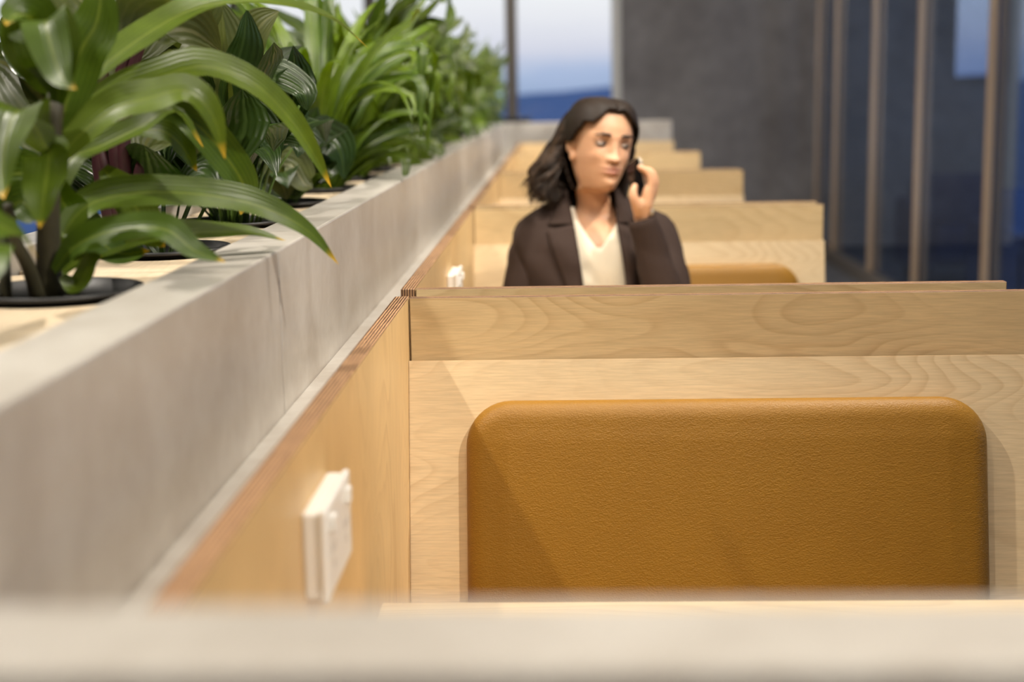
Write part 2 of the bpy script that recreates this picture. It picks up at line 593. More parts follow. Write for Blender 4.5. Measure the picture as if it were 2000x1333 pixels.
# ================================================================== planter
PT = CZ - 0.197        # rim top
PX = -0.368            # front face
PXI = -0.453           # inner edge of the front rim
PXB = -0.735           # inner edge of the back rim
Y0, Y1 = 0.552, 9.90
planter = tag(empty('planter', (-0.58, 5, 0)), 'long pale polished cement planter trough that runs past all the wooden booths', 'planter')
seams = [0.48] + [1.90 + 1.84 * k for k in range(5)] + [Y1 + 0.072]
for a, b2 in zip(seams[:-1], seams[1:]):
    g = 0.0022
    o = box('front_wall', PXI, PX, a + g, b2 - g, 0.0, PT, M_planter, planter, 0.003, 2)
    o = box('back_wall', PXB - 0.072, PXB, a + g, b2 - g, 0.0, PT, M_planter, planter, 0.003, 2)
for s in seams[1:-1]:
    box('joint', PXI + 0.004, PX - 0.004, s - 0.0022, s + 0.0022, 0.0, PT - 0.004, M_seam, planter)
box('ledge', PX, -0.2745, 0.552, Y1, 0.0, CZ - 0.4135, M_planter, planter, 0.002, 1)
tag(box('end_wall', PX + 0.001, 0.83, 0.480, 0.552, 0.0, PT, M_planter, None, 0.003, 2),
    'pale cement end wall closing the booth row in the blurred foreground', 'low wall')
tag(box('end_wall', PX + 0.001, 0.747, Y1, Y1 + 0.072, 0.0, PT, M_planter, None, 0.003, 2),
    'pale grey cement end wall behind the last booth, below the windows', 'low wall')

BZ = CZ - 0.228        # cover board level
POT_Y = [1.70 + 0.47 * k for k in range(-1, 18)]
POT_X = [-0.594] * len(POT_Y)
POT_R = 0.098


def board_piece():
    hx, hy, t = (PXI - PXB) / 2 - 0.001, 0.47 / 2 - 0.001, 0.012
    n = 32
    vs, fs = [], []
    sq = []
    for i in range(n):
        a = 2 * PI * i / n
        c, s = math.cos(a), math.sin(a)
        k = min(hx / abs(c) if abs(c) > 1e-6 else 1e9, hy / abs(s) if abs(s) > 1e-6 else 1e9)
        sq.append((c * k, s * k))
    for z in (0, -t):
        for p in sq: vs.append((p[0], p[1], z))
        for i in range(n):
            a = 2 * PI * i / n
            vs.append((POT_R * math.cos(a), POT_R * math.sin(a), z))
    for i in range(n):
        j = (i + 1) % n
        fs.append((i, j, n + j, n + i))
        fs.append((3 * n + i, 3 * n + j, 2 * n + j, 2 * n + i))
        fs.append((n + i, n + j, 3 * n + j, 3 * n + i))
        fs.append((j, i, 2 * n + i, 2 * n + j))
    return mesh_from(vs, fs, [M_board], name='cover_board')


bmesh_board = board_piece()
for x, y in zip(POT_X, POT_Y):
    o = link('cover_board', bmesh_board, planter)
    o.location = (x, y, BZ)


def lathe(prof, n, mats, name, smooth=True):
    vs, fs = [], []
    for r, z in prof:
        for i in range(n):
            a = 2 * PI * i / n
            vs.append((r * math.cos(a), r * math.sin(a), z))
    for j in range(len(prof) - 1):
        for i in range(n):
            k = (i + 1) % n
            fs.append((j * n + i, j * n + k, (j + 1) * n + k, (j + 1) * n + i))
    return mesh_from(vs, fs, mats, smooth, name)


ME_pot = lathe([(0.001, -0.20), (0.07, -0.20), (0.086, -0.02), (0.094, 0.006), (0.101, 0.007), (0.101, 0.011), (0.092, 0.011), (0.086, -0.02), (0.07, -0.19), (0.001, -0.19)], 36, [M_black], 'pot')
ME_soil = lathe([(0.087, -0.014), (0.06, -0.006), (0.03, -0.003), (0.001, -0.002)], 28, [M_soil], 'soil')


# ------------------------------------------------------------------ leaves
def leaf_mat(name, c1, c2, vein, tipc=None, gloss=0.35, rib=14.0, ribamt=0.5, trans=0.28, pleat=0.25, spec=0.34):
    """uv.x across the blade, uv.y along it"""
    mt, t, b = mat_new(name)
    N = t.nodes.new
    K = t.links.new
    uv = N('ShaderNodeUVMap')
    sp = N('ShaderNodeSeparateXYZ'); K(uv.outputs[0], sp.inputs[0])
    oi = N('ShaderNodeObjectInfo')
    mx = N('ShaderNodeMix'); mx.data_type = 'RGBA'
    mx.inputs['A'].default_value = c1; mx.inputs['B'].default_value = c2
    K(oi.outputs['Random'], mx.inputs['Factor'])
    # ribs along the blade (dense parallel lines)
    ml = N('ShaderNodeMath'); ml.operation = 'MULTIPLY'; ml.inputs[1].default_value = 2 * PI * rib
    K(sp.outputs['X'], ml.inputs[0])
    sn = N('ShaderNodeMath'); sn.operation = 'SINE'; K(ml.outputs[0], sn.inputs[0])
    r0 = N('ShaderNodeMapRange'); r0.inputs['From Min'].default_value = 0.0; r0.inputs['From Max'].default_value = 1.0
    r0.inputs['To Min'].default_value = 0; r0.inputs['To Max'].default_value = ribamt
    K(sn.outputs[0], r0.inputs['Value'])
    mx2 = N('ShaderNodeMix'); mx2.data_type = 'RGBA'; mx2.inputs['B'].default_value = vein
    K(r0.outputs[0], mx2.inputs['Factor']); K(mx.outputs['Result'], mx2.inputs['A'])
    # midrib
    ab = N('ShaderNodeMath'); ab.operation = 'SUBTRACT'; ab.inputs[1].default_value = 0.5; K(sp.outputs['X'], ab.inputs[0])
    ab2 = N('ShaderNodeMath'); ab2.operation = 'ABSOLUTE'; K(ab.outputs[0], ab2.inputs[0])
    r1 = N('ShaderNodeMapRange'); r1.inputs['From Min'].default_value = 0.05; r1.inputs['From Max'].default_value = 0.015
    r1.inputs['To Max'].default_value = 0.7
    K(ab2.outputs[0], r1.inputs['Value'])
    mx3 = N('ShaderNodeMix'); mx3.data_type = 'RGBA'; mx3.inputs['B'].default_value = vein
    K(r1.outputs[0], mx3.inputs['Factor']); K(mx2.outputs['Result'], mx3.inputs['A'])
    last = mx3
    # mottling
    tcn = N('ShaderNodeTexCoord')
    nz2 = N('ShaderNodeTexNoise'); nz2.inputs['Scale'].default_value = 22; nz2.inputs['Detail'].default_value = 4
    K(tcn.outputs['Object'], nz2.inputs['Vector'])
    rr = N('ShaderNodeMapRange'); rr.inputs['From Min'].default_value = .3; rr.inputs['From Max'].default_value = .7
    rr.inputs['To Min'].default_value = 0.78; rr.inputs['To Max'].default_value = 1.18
    K(nz2.outputs['Fac'], rr.inputs['Value'])
    mx4 = N('ShaderNodeMix'); mx4.data_type = 'RGBA'; mx4.blend_type = 'MULTIPLY'; mx4.inputs['Factor'].default_value = 1
    K(last.outputs['Result'], mx4.inputs['A']); K(rr.outputs[0], mx4.inputs['B'])
    last = mx4
    if tipc:
        r2 = N('ShaderNodeMapRange'); r2.inputs['From Min'].default_value = 0.93; r2.inputs['From Max'].default_value = 0.985
        ad = N('ShaderNodeMath'); ad.operation = 'MULTIPLY_ADD'; ad.inputs[1].default_value = 0.07
        K(nz2.outputs['Fac'], ad.inputs[0]); K(sp.outputs['Y'], ad.inputs[2])
        sb = N('ShaderNodeMath'); sb.operation = 'SUBTRACT'; sb.inputs[1].default_value = 0.04; K(ad.outputs[0], sb.inputs[0])
        K(sb.outputs[0], r2.inputs['Value'])
        mx5 = N('ShaderNodeMix'); mx5.data_type = 'RGBA'; mx5.inputs['B'].default_value = tipc
        K(r2.outputs[0], mx5.inputs['Factor']); K(last.outputs['Result'], mx5.inputs['A'])
        last = mx5
    K(last.outputs['Result'], b.inputs['Base Color'])
    b.inputs['Roughness'].default_value = gloss
    b.inputs['Specular IOR Level'].default_value = spec
    bp = N('ShaderNodeBump'); bp.inputs['Strength'].default_value = pleat; bp.inputs['Distance'].default_value = 0.003
    K(sn.outputs[0], bp.inputs['Height']); K(bp.outputs[0], b.inputs['Normal'])
    tl = N('ShaderNodeBsdfTranslucent')
    hs = N('ShaderNodeHueSaturation'); hs.inputs['Value'].default_value = 1.6; hs.inputs['Saturation'].default_value = 1.15
    K(last.outputs['Result'], hs.inputs['Color']); K(hs.outputs[0], tl.inputs['Color'])
    ms = N('ShaderNodeMixShader'); ms.inputs[0].default_value = trans
    out = t.nodes['Material Output']
    K(b.outputs[0], ms.inputs[1]); K(tl.outputs[0], ms.inputs[2]); K(ms.outputs[0], out.inputs['Surface'])
    return mt


YT = (0.55, 0.34, 0.03, 1)
M_ti = leaf_mat('strap_leaf_green', (0.040, 0.075, 0.005, 1), (0.080, 0.120, 0.008, 1), (0.13, 0.17, 0.022, 1), YT, 0.36, 9, 0.16, 0.22, 0.10)
M_lily = leaf_mat('dark_lily_leaf', (0.009, 0.022, 0.004, 1), (0.022, 0.042, 0.007, 1), (0.045, 0.075, 0.018, 1), None, 0.28, 7, 0.15, 0.15, 0.3)
M_cal = leaf_mat('olive_pleated_leaf', (0.045, 0.06, 0.014, 1), (0.075, 0.09, 0.02, 1), (0.15, 0.15, 0.05, 1), None, 0.42, 8, 0.12, 0.35, 0.15)
M_palm = leaf_mat('fresh_green_leaf', (0.036, 0.072, 0.004, 1), (0.085, 0.135, 0.007, 1), (0.13, 0.18, 0.024, 1), None, 0.34, 4, 0.2, 0.20, 0.2)
M_mid = leaf_mat('mid_green_leaf', (0.018, 0.040, 0.003, 1), (0.066, 0.098, 0.006, 1), (0.11, 0.145, 0.017, 1), None, 0.34, 6, 0.2, 0.28, 0.25)
M_purple = plain('purple_stem', lin(54, 27, 31), 0.4, noise=0.3, nscale=40)
M_green_stem = plain('green_stem', lin(86, 112, 40), 0.4, noise=0.25, nscale=40)
M_brown_stem = plain('dark_cane', lin(58, 54, 34), 0.6, noise=0.35, nscale=60)


def width_strap(t):      # long tapering strap, widest at a third
    return (0.30 + 0.70 * min(1, t / 0.28) ** 0.8) * max(0.0, 1 - max(0, (t - 0.42) / 0.58) ** 2.3)


def width_oval(t):       # broad lance shape on a stalk-less base
    return max(0.02, math.sin(PI * min(1, max(0, t)) ** 0.75)) ** 0.75


def width_stalk(t0):
    def f(t):
        if t < t0: return 0.07
        return max(0.07 if t < 0.99 else 0.01, math.sin(PI * ((t - t0) / (1 - t0)) ** 0.75) ** 0.8)
    return f


def leaf_mesh(pts, width, mats, prof, hint, fold=0.25, wave=0.0, n=16, phase=0.0, twist=0.0, rollout=0.0):
    P = [Vector(p) for p in catmull(pts, n)]
    vs, fs, uvs = [], [], []
    Wp = None
    for i, p in enumerate(P):
        t = i / (n - 1)
        T = (P[min(i + 1, n - 1)] - P[max(i - 1, 0)]).normalized()
        h = Vector(hint)
        W = T.cross(h)
        if W.length < 0.15:
            W = Wp if Wp is not None else T.orthogonal()
        W.normalize()
        if Wp is not None and W.dot(Wp) < 0: W = -W
        if Wp is not None: W = (W * 0.5 + Wp * 0.5)
        W = (W - T * W.dot(T)).normalized()
        Wp = W
        if twist:
            W = Matrix.Rotation(twist * t, 3, T) @ W
        Nn = W.cross(T)
        if Nn.dot(h) < 0: Nn = -Nn
        hw = width * 0.5 * prof(t)
        for k, u in enumerate((-1, -0.5, 0, 0.5, 1)):
            lift = abs(u) * fold * hw + wave * hw * abs(u) * math.sin(t * 17 + phase + (0.9 if u > 0 else 0))
            vs.append(p + W * (u * hw) + Nn * lift)
            uvs.append((0.5 + u * 0.5, t))
    for i in range(n - 1):
        for k in range(4):
            q = i * 5 + k
            fs.append((q, q + 1, q + 6, q + 5))
    me = mesh_from(vs, fs, mats, True, 'leaf')
    uvl = me.uv_layers.new(name='UVMap')
    li = np.empty(len(me.loops), dtype=np.int32)
    me.loops.foreach_get('vertex_index', li)
    uvl.data.foreach_set('uv', np.array(uvs, dtype=np.float32)[li].ravel())
    return me


def add_leaf(plant, pts, width, mt, prof=width_strap, hint=(0.25, -0.55, 0.75), name='leaf', **kw):
    # keep blades off the board and rims
    q = []
    for p in pts:
        p = Vector(p)
        if p.x < PX + 0.03 and p.z < PT + 0.012 and PXB - 0.1 < p.x and len(q) > 1:
            p.z = PT + 0.012
        q.append(p)
    return link(name, leaf_mesh(q, width, [mt], prof, hint, **kw), plant)


def new_plant(name, idx, label, group=None):
    e = empty(name, (POT_X[idx], POT_Y[idx], BZ))
    tag(e, label, 'plant', group)
    o = link('pot', ME_pot, e); o.location = e.location
    o = link('soil', ME_soil, e); o.location = e.location
    return e


def stem(plant, pts, r0, r1, mt, name='stem'):
    bm = bmesh.new()
    P = catmull(pts, 10)
    tube(bm, P, [r0 + (r1 - r0) * i / 9 for i in range(10)], 8)
    link(name, bm_done(bm, [mt], True, name), plant)


def PXL(lst, ya, yb):
    n = len(lst) - 1
    return [px(x, y, ya + (yb - ya) * i / n) for i, (x, y) in enumerate(lst)]


def rosette(plant, rnd, n, Lr, wr, mt, prof, e0r, e1r, side_bias=0.0, base_r=0.03, hint=(0.15, -0.45, 0.85), maxx=-0.33, fold=0.25, wave=0.06, stalk=0.0):
    b0 = Vector(plant.location)
    az0 = rnd.uniform(0, 6.28)
    for i in range(n):
        az = az0 + i * 2.39996 + rnd.uniform(-.3, .3)
        Ln = rnd.uniform(*Lr)
        e0 = math.radians(rnd.uniform(*e0r))
        e1 = math.radians(rnd.uniform(*e1r))
        d = Vector((math.cos(az), math.sin(az), 0))
        p = b0 + d * rnd.uniform(0.2, 1) * base_r
        pts = [p.copy()]
        ns = 7
        for s in range(ns):
            u = s / (ns - 1)
            if stalk and u < stalk: el = e0
            else:
                uu = (u - stalk) / (1 - stalk)
                el = e0 + (e1 - e0) * uu ** 1.4
            dd = d.copy()
            step = (dd * math.cos(el) + Vector((0, 0, math.sin(el)))) * (Ln / ns)
            p = p + step
            if p.x > maxx: p.x = maxx - 0.25 * (maxx - p.x) * 0
            if p.x < -1.05: p.x = -1.05
            pts.append(p.copy())
        add_leaf(plant, pts, rnd.uniform(*wr), mt, prof, hint, fold=fold, wave=wave, phase=rnd.uniform(0, 6), twist=rnd.uniform(-.5, .5), n=14)


def hero_plants():
    rnd = random.Random(11)
    H1 = (0.10, -0.75, 0.62)
    # ---- A: strap leaved plant in the first pot in view
    A = new_plant('strap_leaf_plant', 1, 'arching strap-leaved plant with yellow leaf tips hanging over the planter rim beside the first booth')
    stem(A, [px(98, 585, 1.70), px(95, 500, 1.70), px(95, 420, 1.69), px(100, 300, 1.68), px(110, 180, 1.68)], 0.017, 0.010, M_brown_stem, 'cane')
    stem(A, [px(75, 585, 1.68), px(55, 520, 1.66), px(30, 470, 1.64), px(15, 400, 1.62)], 0.010, 0.006, M_brown_stem, 'cane')
    stem(A, [px(12, 585, 1.72), px(10, 540, 1.72), px(8, 470, 1.74), px(4, 400, 1.75)], 0.008, 0.006, M_brown_stem, 'cane')
    hero = [
        ([(100, 310), (150, 240), (230, 180), (320, 148), (400, 130), (490, 160), (560, 225), (612, 300), (648, 368)], 1.70, 1.98, 0.060, H1),
        ([(100, 330), (150, 270), (220, 215), (300, 190), (365, 178), (415, 225), (440, 312)], 1.68, 1.74, 0.058, H1),
        ([(110, 480), (150, 420), (200, 390), (300, 376), (420, 384), (520, 408), (600, 450), (662, 518)], 1.70, 1.88, 0.056, H1),
        ([(105, 530), (150, 480), (220, 452), (320, 448), (380, 490), (442, 536)], 1.68, 1.66, 0.046, H1),
        ([(105, 545), (170, 500), (260, 470), (380, 455), (480, 455), (560, 488)], 1.72, 1.90, 0.052, (0.1, -0.5, 0.85)),
        ([(95, 300), (70, 250), (40, 215), (15, 260), (5, 330), (8, 390)], 1.66, 1.52, 0.085, (-0.2, -0.9, 0.45)),
        ([(95, 290), (98, 300), (92, 340), (85, 390), (78, 446)], 1.64, 1.55, 0.062, (0.0, -1, 0.25)),
        ([(110, 180), (100, 130), (80, 70), (60, 35), (30, 30), (12, 50)], 1.66, 1.58, 0.075, (-0.1, -0.9, 0.5)),
        ([(112, 200), (120, 120), (110, 60), (90, 40), (100, 90), (120, 150), (150, 175)], 1.64, 1.50, 0.060, (0.1, -1, 0.2)),
        ([(110, 230), (180, 150), (260, 85), (350, 30), (430, 6), (520, 2), (600, 20), (660, 45), (720, 95)], 1.70, 2.05, 0.058, (0.15, -0.45, 0.85)),
        ([(105, 340), (125, 400), (170, 450), (230, 495), (295, 524)], 1.70, 1.80, 0.055, (0.2, -0.8, 0.5)),
        ([(200, 330), (255, 390), (290, 450), (325, 530)], 1.82, 1.84, 0.058, (0.3, -0.9, 0.3)),
        ([(310, 200), (385, 245), (440, 305), (478, 370), (470, 420)], 1.86, 1.95, 0.058, (0.4, -0.9, 0.2)),
        ([(105, 440), (110, 380), (140, 310), (200, 285), (270, 250), (340, 215), (398, 290)], 1.72, 1.86, 0.050, (0.0, -0.6, 0.8)),
        ([(108, 300), (150, 120), (190, 40), (200, -60)], 1.70, 1.72, 0.07, (0.3, -0.9, 0.2)),
        ([(100, 180), (60, 60), (60, -60)], 1.66, 1.62, 0.08, (-0.3, -0.9, 0.2)),
        ([(120, 540), (150, 560), (180, 520), (200, 500)], 1.68, 1.68, 0.03, H1),
        ([(70, 430), (45, 395), (20, 410), (-5, 460)], 1.66, 1.72, 0.06, (-0.2, -0.9, 0.3)),
        ([(90, 420), (60, 350), (30, 340), (0, 360), (-20, 410)], 1.72, 1.80, 0.07, (-0.2, -0.9, 0.3)),
        ([(260, 260), (310, 255), (350, 280), (385, 335)], 1.86, 1.92, 0.05, (0.2, -0.7, 0.6)),
    ]
    for i, (l, ya, yb, wd, h) in enumerate(hero):
        add_leaf(A, PXL(l, ya, yb), wd * 0.84, M_ti, width_strap, h, fold=0.3, wave=0.10, phase=i * 1.3, n=24)

    # ---- B: purple stemmed plant
    B = new_plant('purple_stemmed_plant', 2, 'tall plant with thick purple stems and broad olive pleated leaves in the planter')
    for l in ([(238, 470), (225, 400), (205, 330), (185, 262), (160, 180)], [(250, 470), (240, 400), (228, 320), (222, 240), (236, 140), (258, 60)],
              [(244, 470), (250, 400), (240, 320), (245, 230), (262, 120), (300, 30)], [(255, 475), (262, 400), (275, 330), (282, 300)],
              [(230, 470), (205, 380), (192, 300), (200, 180), (205, 60)]):
        stem(B, PXL(l, 2.08, 2.08), 0.0135, 0.007, M_purple)
    bl = [
        ([(200, 200), (205, 120), (225, 40), (240, -40)], 0.13, (0.4, -0.85, 0.2)),
        ([(262, 120), (290, 40), (340, 25), (400, 10), (430, -20)], 0.12, (0, -0.75, -0.6)),
        ([(300, 200), (280, 130), (300, 70), (370, 60), (430, 100)], 0.14, (0.2, -0.9, 0.1)),
        ([(160, 190), (120, 110), (60, 60), (0, 40)], 0.14, (0.0, -0.8, 0.5)),
        ([(180, 262), (130, 250), (70, 180), (20, 130), (-30, 110)], 0.13, (0, -0.9, 0.2)),
        ([(275, 300), (300, 260), (350, 240), (390, 270), (400, 330)], 0.10, (0.2, -0.9, 0.4)),
        ([(282, 300), (250, 280), (235, 340), (240, 400)], 0.09, (0.2, -0.9, 0.4)),
        ([(205, 60), (160, 0), (100, -40)], 0.12, (0, -0.7, 0.6)),
    ]
    for i, (l, wd, h) in enumerate(bl):
        add_leaf(B, PXL(l, 2.14 - 0.03 * (i % 3), 2.20), wd, M_cal if i % 3 else M_lily, width_oval, h, fold=0.3, wave=0.05, phase=i, n=18)

    rosette(B, rnd, 9, (0.22, 0.40), (0.07, 0.11), M_lily, width_stalk(0.4), (50, 88), (-50, 40), maxx=-0.46, stalk=0.3)
    # ---- C: clump with many thin stalks and dark leaves
    Cc = new_plant('peace_lily', 3, 'dark-leaved peace lily with a dense clump of thin green stalks in the planter')
    base = Vector(Cc.location)
    for i in range(26):
        a = rnd.uniform(0, 6.28)
        r = rnd.uniform(0.0, 0.055)
        b0 = base + Vector((r * math.cos(a), r * math.sin(a), 0.0))
        top = base + Vector((math.cos(a) * (0.05 + r * 2.0), math.sin(a) * (0.05 + r * 2.0), rnd.uniform(0.14, 0.26)))
        stem(Cc, [b0, b0 * 0.6 + top * 0.4 + Vector((0, 0, 0.03)), top], 0.0032, 0.0022, M_green_stem, 'stalk')
    cl = [
        ([(420, 260), (400, 180), (405, 90), (425, 0)], 2.58, 0.14, M_cal, (-0.3, -0.95, 0.1)),
        ([(440, 250), (445, 180), (440, 90), (420, -10)], 2.62, 0.12, M_cal, (0.5, -0.85, 0.1)),
        ([(440, 230), (455, 150), (475, 80), (482, 20)], 2.55, 0.09, M_lily, (0.8, -0.5, 0.1)),
        ([(455, 200), (480, 110), (510, 50), (545, 22)], 2.66, 0.085, M_cal, (-0.3, -0.9, 0.3)),
        ([(430, 240), (400, 215), (360, 190), (310, 190)], 2.60, 0.12, M_lily, (0, -0.7, 0.6)),
        ([(450, 240), (420, 190), (370, 160), (310, 140)], 2.66, 0.15, M_lily, (0, -0.9, 0.3)),
        ([(440, 240), (490, 170), (540, 155), (590, 180), (600, 215)], 2.56, 0.085, M_lily, (0.1, -0.6, 0.8)),
        ([(450, 250), (480, 235), (520, 265), (545, 315)], 2.50, 0.075, M_lily, (0.3, -0.8, 0.5)),
        ([(440, 260), (420, 300), (440, 350), (455, 420)], 2.46, 0.09, M_lily, (0.2, -0.9, 0.2)),
        ([(450, 270), (470, 220), (490, 190), (450, 250)], 2.70, 0.09, M_cal, (0.3, -0.9, 0.2)),
        ([(430, 260), (380, 220), (350, 260), (330, 320)], 2.62, 0.10, M_lily, (0, -0.9, 0.3)),
        ([(430, 270), (460, 270), (480, 300), (500, 330)], 2.70, 0.11, M_cal, (0.1, -0.9, 0.3)),
        ([(420, 100), (380, 30), (330, 0), (280, -20)], 2.66, 0.12, M_lily, (0, -0.9, -0.3)),
    ]
    for i, (l, Y, wd, mt, h) in enumerate(cl):
        add_leaf(Cc, PXL(l, Y, Y), wd, mt, width_oval, h, fold=0.35, wave=0.05, phase=i, n=18)

    rosette(Cc, rnd, 24, (0.20, 0.46), (0.06, 0.10), M_lily, width_stalk(0.4), (50, 88), (-50, 40), maxx=-0.46, stalk=0.3)
    # ---- D: low glossy leaved plant
    D = new_plant('glossy_leaf_plant', 4, 'low dark glossy-leaved plant with one leaf drooping onto the planter rim, beside the woman')
    dl = [
        ([(560, 390), (545, 330), (570, 325), (595, 360), (612, 396)], 3.02, 0.085, M_cal, (0.2, -0.7, 0.7)),
        ([(560, 385), (600, 320), (640, 275), (665, 300), (672, 350)], 3.12, 0.10, M_lily, (0.4, -0.8, 0.4)),
        ([(555, 385), (575, 320), (600, 280), (640, 300)], 3.10, 0.09, M_lily, (0.0, -0.8, 0.6)),
        ([(550, 385), (530, 330), (500, 300), (470, 300)], 3.14, 0.09, M_lily, (0, -0.8, 0.5)),
        ([(555, 385), (540, 310), (545, 260), (570, 230)], 3.18, 0.10, M_lily, (0.2, -0.9, 0.2)),
        ([(560, 385), (580, 300), (600, 250), (620, 210)], 3.22, 0.10, M_lily, (0.3, -0.9, 0.2)),
        ([(560, 385), (560, 350), (530, 330), (510, 350)], 3.05, 0.07, M_lily, (0, -0.9, 0.4)),
        ([(565, 388), (590, 360), (620, 340), (650, 345)], 3.10, 0.07, M_mid, (0, -0.7, 0.7)),
        ([(555, 388), (520, 370), (500, 380), (490, 400)], 3.08, 0.07, M_lily, (0, -0.7, 0.7)),
    ]
    for i, (l, Y, wd, mt, h) in enumerate(dl):
        add_leaf(D, PXL(l, Y, Y), wd, mt, width_oval, h, fold=0.35, wave=0.06, phase=i, n=16)
    rosette(D, rnd, 14, (0.16, 0.28), (0.05, 0.08), M_lily, width_stalk(0.35), (45, 85), (-50, 30), maxx=-0.40)


hero_plants()

ORD = ['', '', '', '', '', 'fifth', 'sixth', 'seventh', 'eighth', 'ninth', 'tenth', 'eleventh', 'twelfth', 'thirteenth', 'fourteenth', 'fifteenth', 'sixteenth', 'seventeenth', 'eighteenth', 'nineteenth']


def far_plants():
    for idx in range(5, len(POT_Y)):
        rnd = random.Random(100 + idx)
        back = len(POT_Y) - idx          # 1 = last before the end wall
        wh = ('in the pot next to the grey end wall' if back == 1 else
              'in the %s pot from the grey end wall' % ['', '', 'second', 'third', 'fourth', 'fifth', 'sixth', 'seventh', 'eighth', 'ninth', 'tenth', 'eleventh', 'twelfth', 'thirteenth', 'fourteenth'][back])
        k = (0, 0, 1, 0, 1, 1, 0, 1, 0, 1, 1, 0, 1, 1)[idx - 5]
        if idx in (5, 6): k = 0
        if k == 0:
            p = new_plant('grassy_leaf_plant', idx, 'plant of narrow fresh green blades ' + wh, 'narrow leaved plants in the planter')
            big = 1.32 if idx < 9 else 1.06
            rosette(p, rnd, 40, (0.34 * big, 0.60 * big), (0.026, 0.042), M_palm, width_strap, (68, 92), (-75, 50), base_r=0.06, maxx=-0.36 + rnd.uniform(0, .04))
            rosette(p, rnd, 18, (0.22, 0.40), (0.028, 0.045), M_mid, width_strap, (40, 75), (-70, 10), base_r=0.06, maxx=-0.36)
        else:
            p = new_plant('broad_leaf_plant', idx, 'plant of broad arching green leaves ' + wh, 'broad leaved plants in the planter')
            big = 1.28 if idx < 9 else 1.06
            rosette(p, rnd, 30, (0.36 * big, 0.62 * big), (0.06, 0.085), M_mid, width_stalk(0.2), (62, 90), (-60, 40), base_r=0.05, maxx=-0.35 + rnd.uniform(0, .03), stalk=0.2)
            rosette(p, rnd, 16, (0.20, 0.38), (0.05, 0.07), M_mid if idx % 2 else M_palm, width_stalk(0.2), (35, 70), (-70, 0), base_r=0.05, maxx=-0.36)


far_plants()
# the pot in front of the first one in view, mostly beyond the left edge
P0 = new_plant('strap_leaf_plant', 0, 'strap-leaved plant in the pot closest to the foreground end wall')
rosette(P0, random.Random(5), 12, (0.2, 0.32), (0.05, 0.07), M_ti, width_strap, (45, 80), (-60, 10), maxx=-0.52)

# ================================================================== booths
ZH = CZ - 0.3255       # panel top
XL, XR = -0.248, 0.747


def rounded_panel(w, h, r, thick, round_d, n=10):
    """upholstered pad lying in the xz plane, front at -y; generous rounded rim"""
    def outline(inset):
        rr = max(r - inset, 0.004)
        ww, hh = w / 2 - inset, h / 2 - inset
        pts = []
        for cx, cz, a0 in ((ww - rr, hh - rr, 0), (-ww + rr, hh - rr, PI / 2), (-ww + rr, -hh + rr, PI), (ww - rr, -hh + rr, 1.5 * PI)):
            for i in range(n + 1):
                a = a0 + PI / 2 * i / n
                pts.append((cx + rr * math.cos(a), cz + rr * math.sin(a)))
        return pts
    layers = [(0.0, 0.0)]
    for i in range(9):
        a = PI / 2 * i / 8
        layers.append((round_d * (1 - math.cos(a)), -(thick - round_d * 0.75) - round_d * 0.75 * math.sin(a)))
    layers.append((0.055, -thick - 0.002))
    layers.append((0.066, -thick - 0.003))
    vs, fs = [], []
    m = 4 * (n + 1)
    for ins, y in layers:
        for x, z in outline(ins): vs.append((x, y, z))
    for j in range(len(layers) - 1):
        for i in range(m):
            k = (i + 1) % m
            fs.append((j * m + i, j * m + k, (j + 1) * m + k, (j + 1) * m + i))
    fs.append(tuple(range((len(layers) - 1) * m, len(layers) * m)))
    fs.append(tuple(range(m))[::-1])
    me = mesh_from(vs, fs, [M_leather], True, 'cushion')
    bm = bmesh.new(); bm.from_mesh(me); bmesh.ops.recalc_face_normals(bm, faces=bm.faces); bm.to_mesh(me); bm.free()
    return me


REC = math.radians(11)
ZL = CZ - 0.425        # top of the reclined seat back
LB_H = 0.56
ME_pad = rounded_panel(0.826, 0.46, 0.072, 0.040, 0.034)


def reclined_board(seed_mat):
    """18 mm board, local origin at its top front edge, hanging down -z, front facing -y"""
    bm = bmesh.new()
    bm_box(bm, XL, XR, 0.0, 0.018, -LB_H, 0.0)
    bmesh.ops.bevel(bm, geom=list(bm.edges), offset=0.0012, segments=2, affect='EDGES')
    bm.normal_update()
    for f in bm.faces:
        if abs(f.normal.y) < 0.75: f.material_index = 1
    return bm_done(bm, [seed_mat, M_edge_y], name='seat_back')


ME_back = reclined_board(M_wood_lower)
ME_seat_pad = None


def seat_pad():
    bm = bmesh.new()
    bm_box(bm, XL + 0.006, XR - 0.01, -0.44, 0.0, 0.0, 0.075)
    bmesh.ops.bevel(bm, geom=list(bm.edges), offset=0.022, segments=4, affect='EDGES', profile=0.6)
    return bm_done(bm, [M_leather], True, 'seat_cushion')


ME_seat = seat_pad()
BOOTH = [
    'first birch plywood booth, behind the foreground wall, with its mustard back cushion in full view',
    'birch plywood booth in which the woman with the phone sits',
    'birch plywood booth directly behind the one where the woman sits',
    'birch plywood booth, next to last before the grey end wall',
    'last birch plywood booth, backing onto the grey end wall',
]


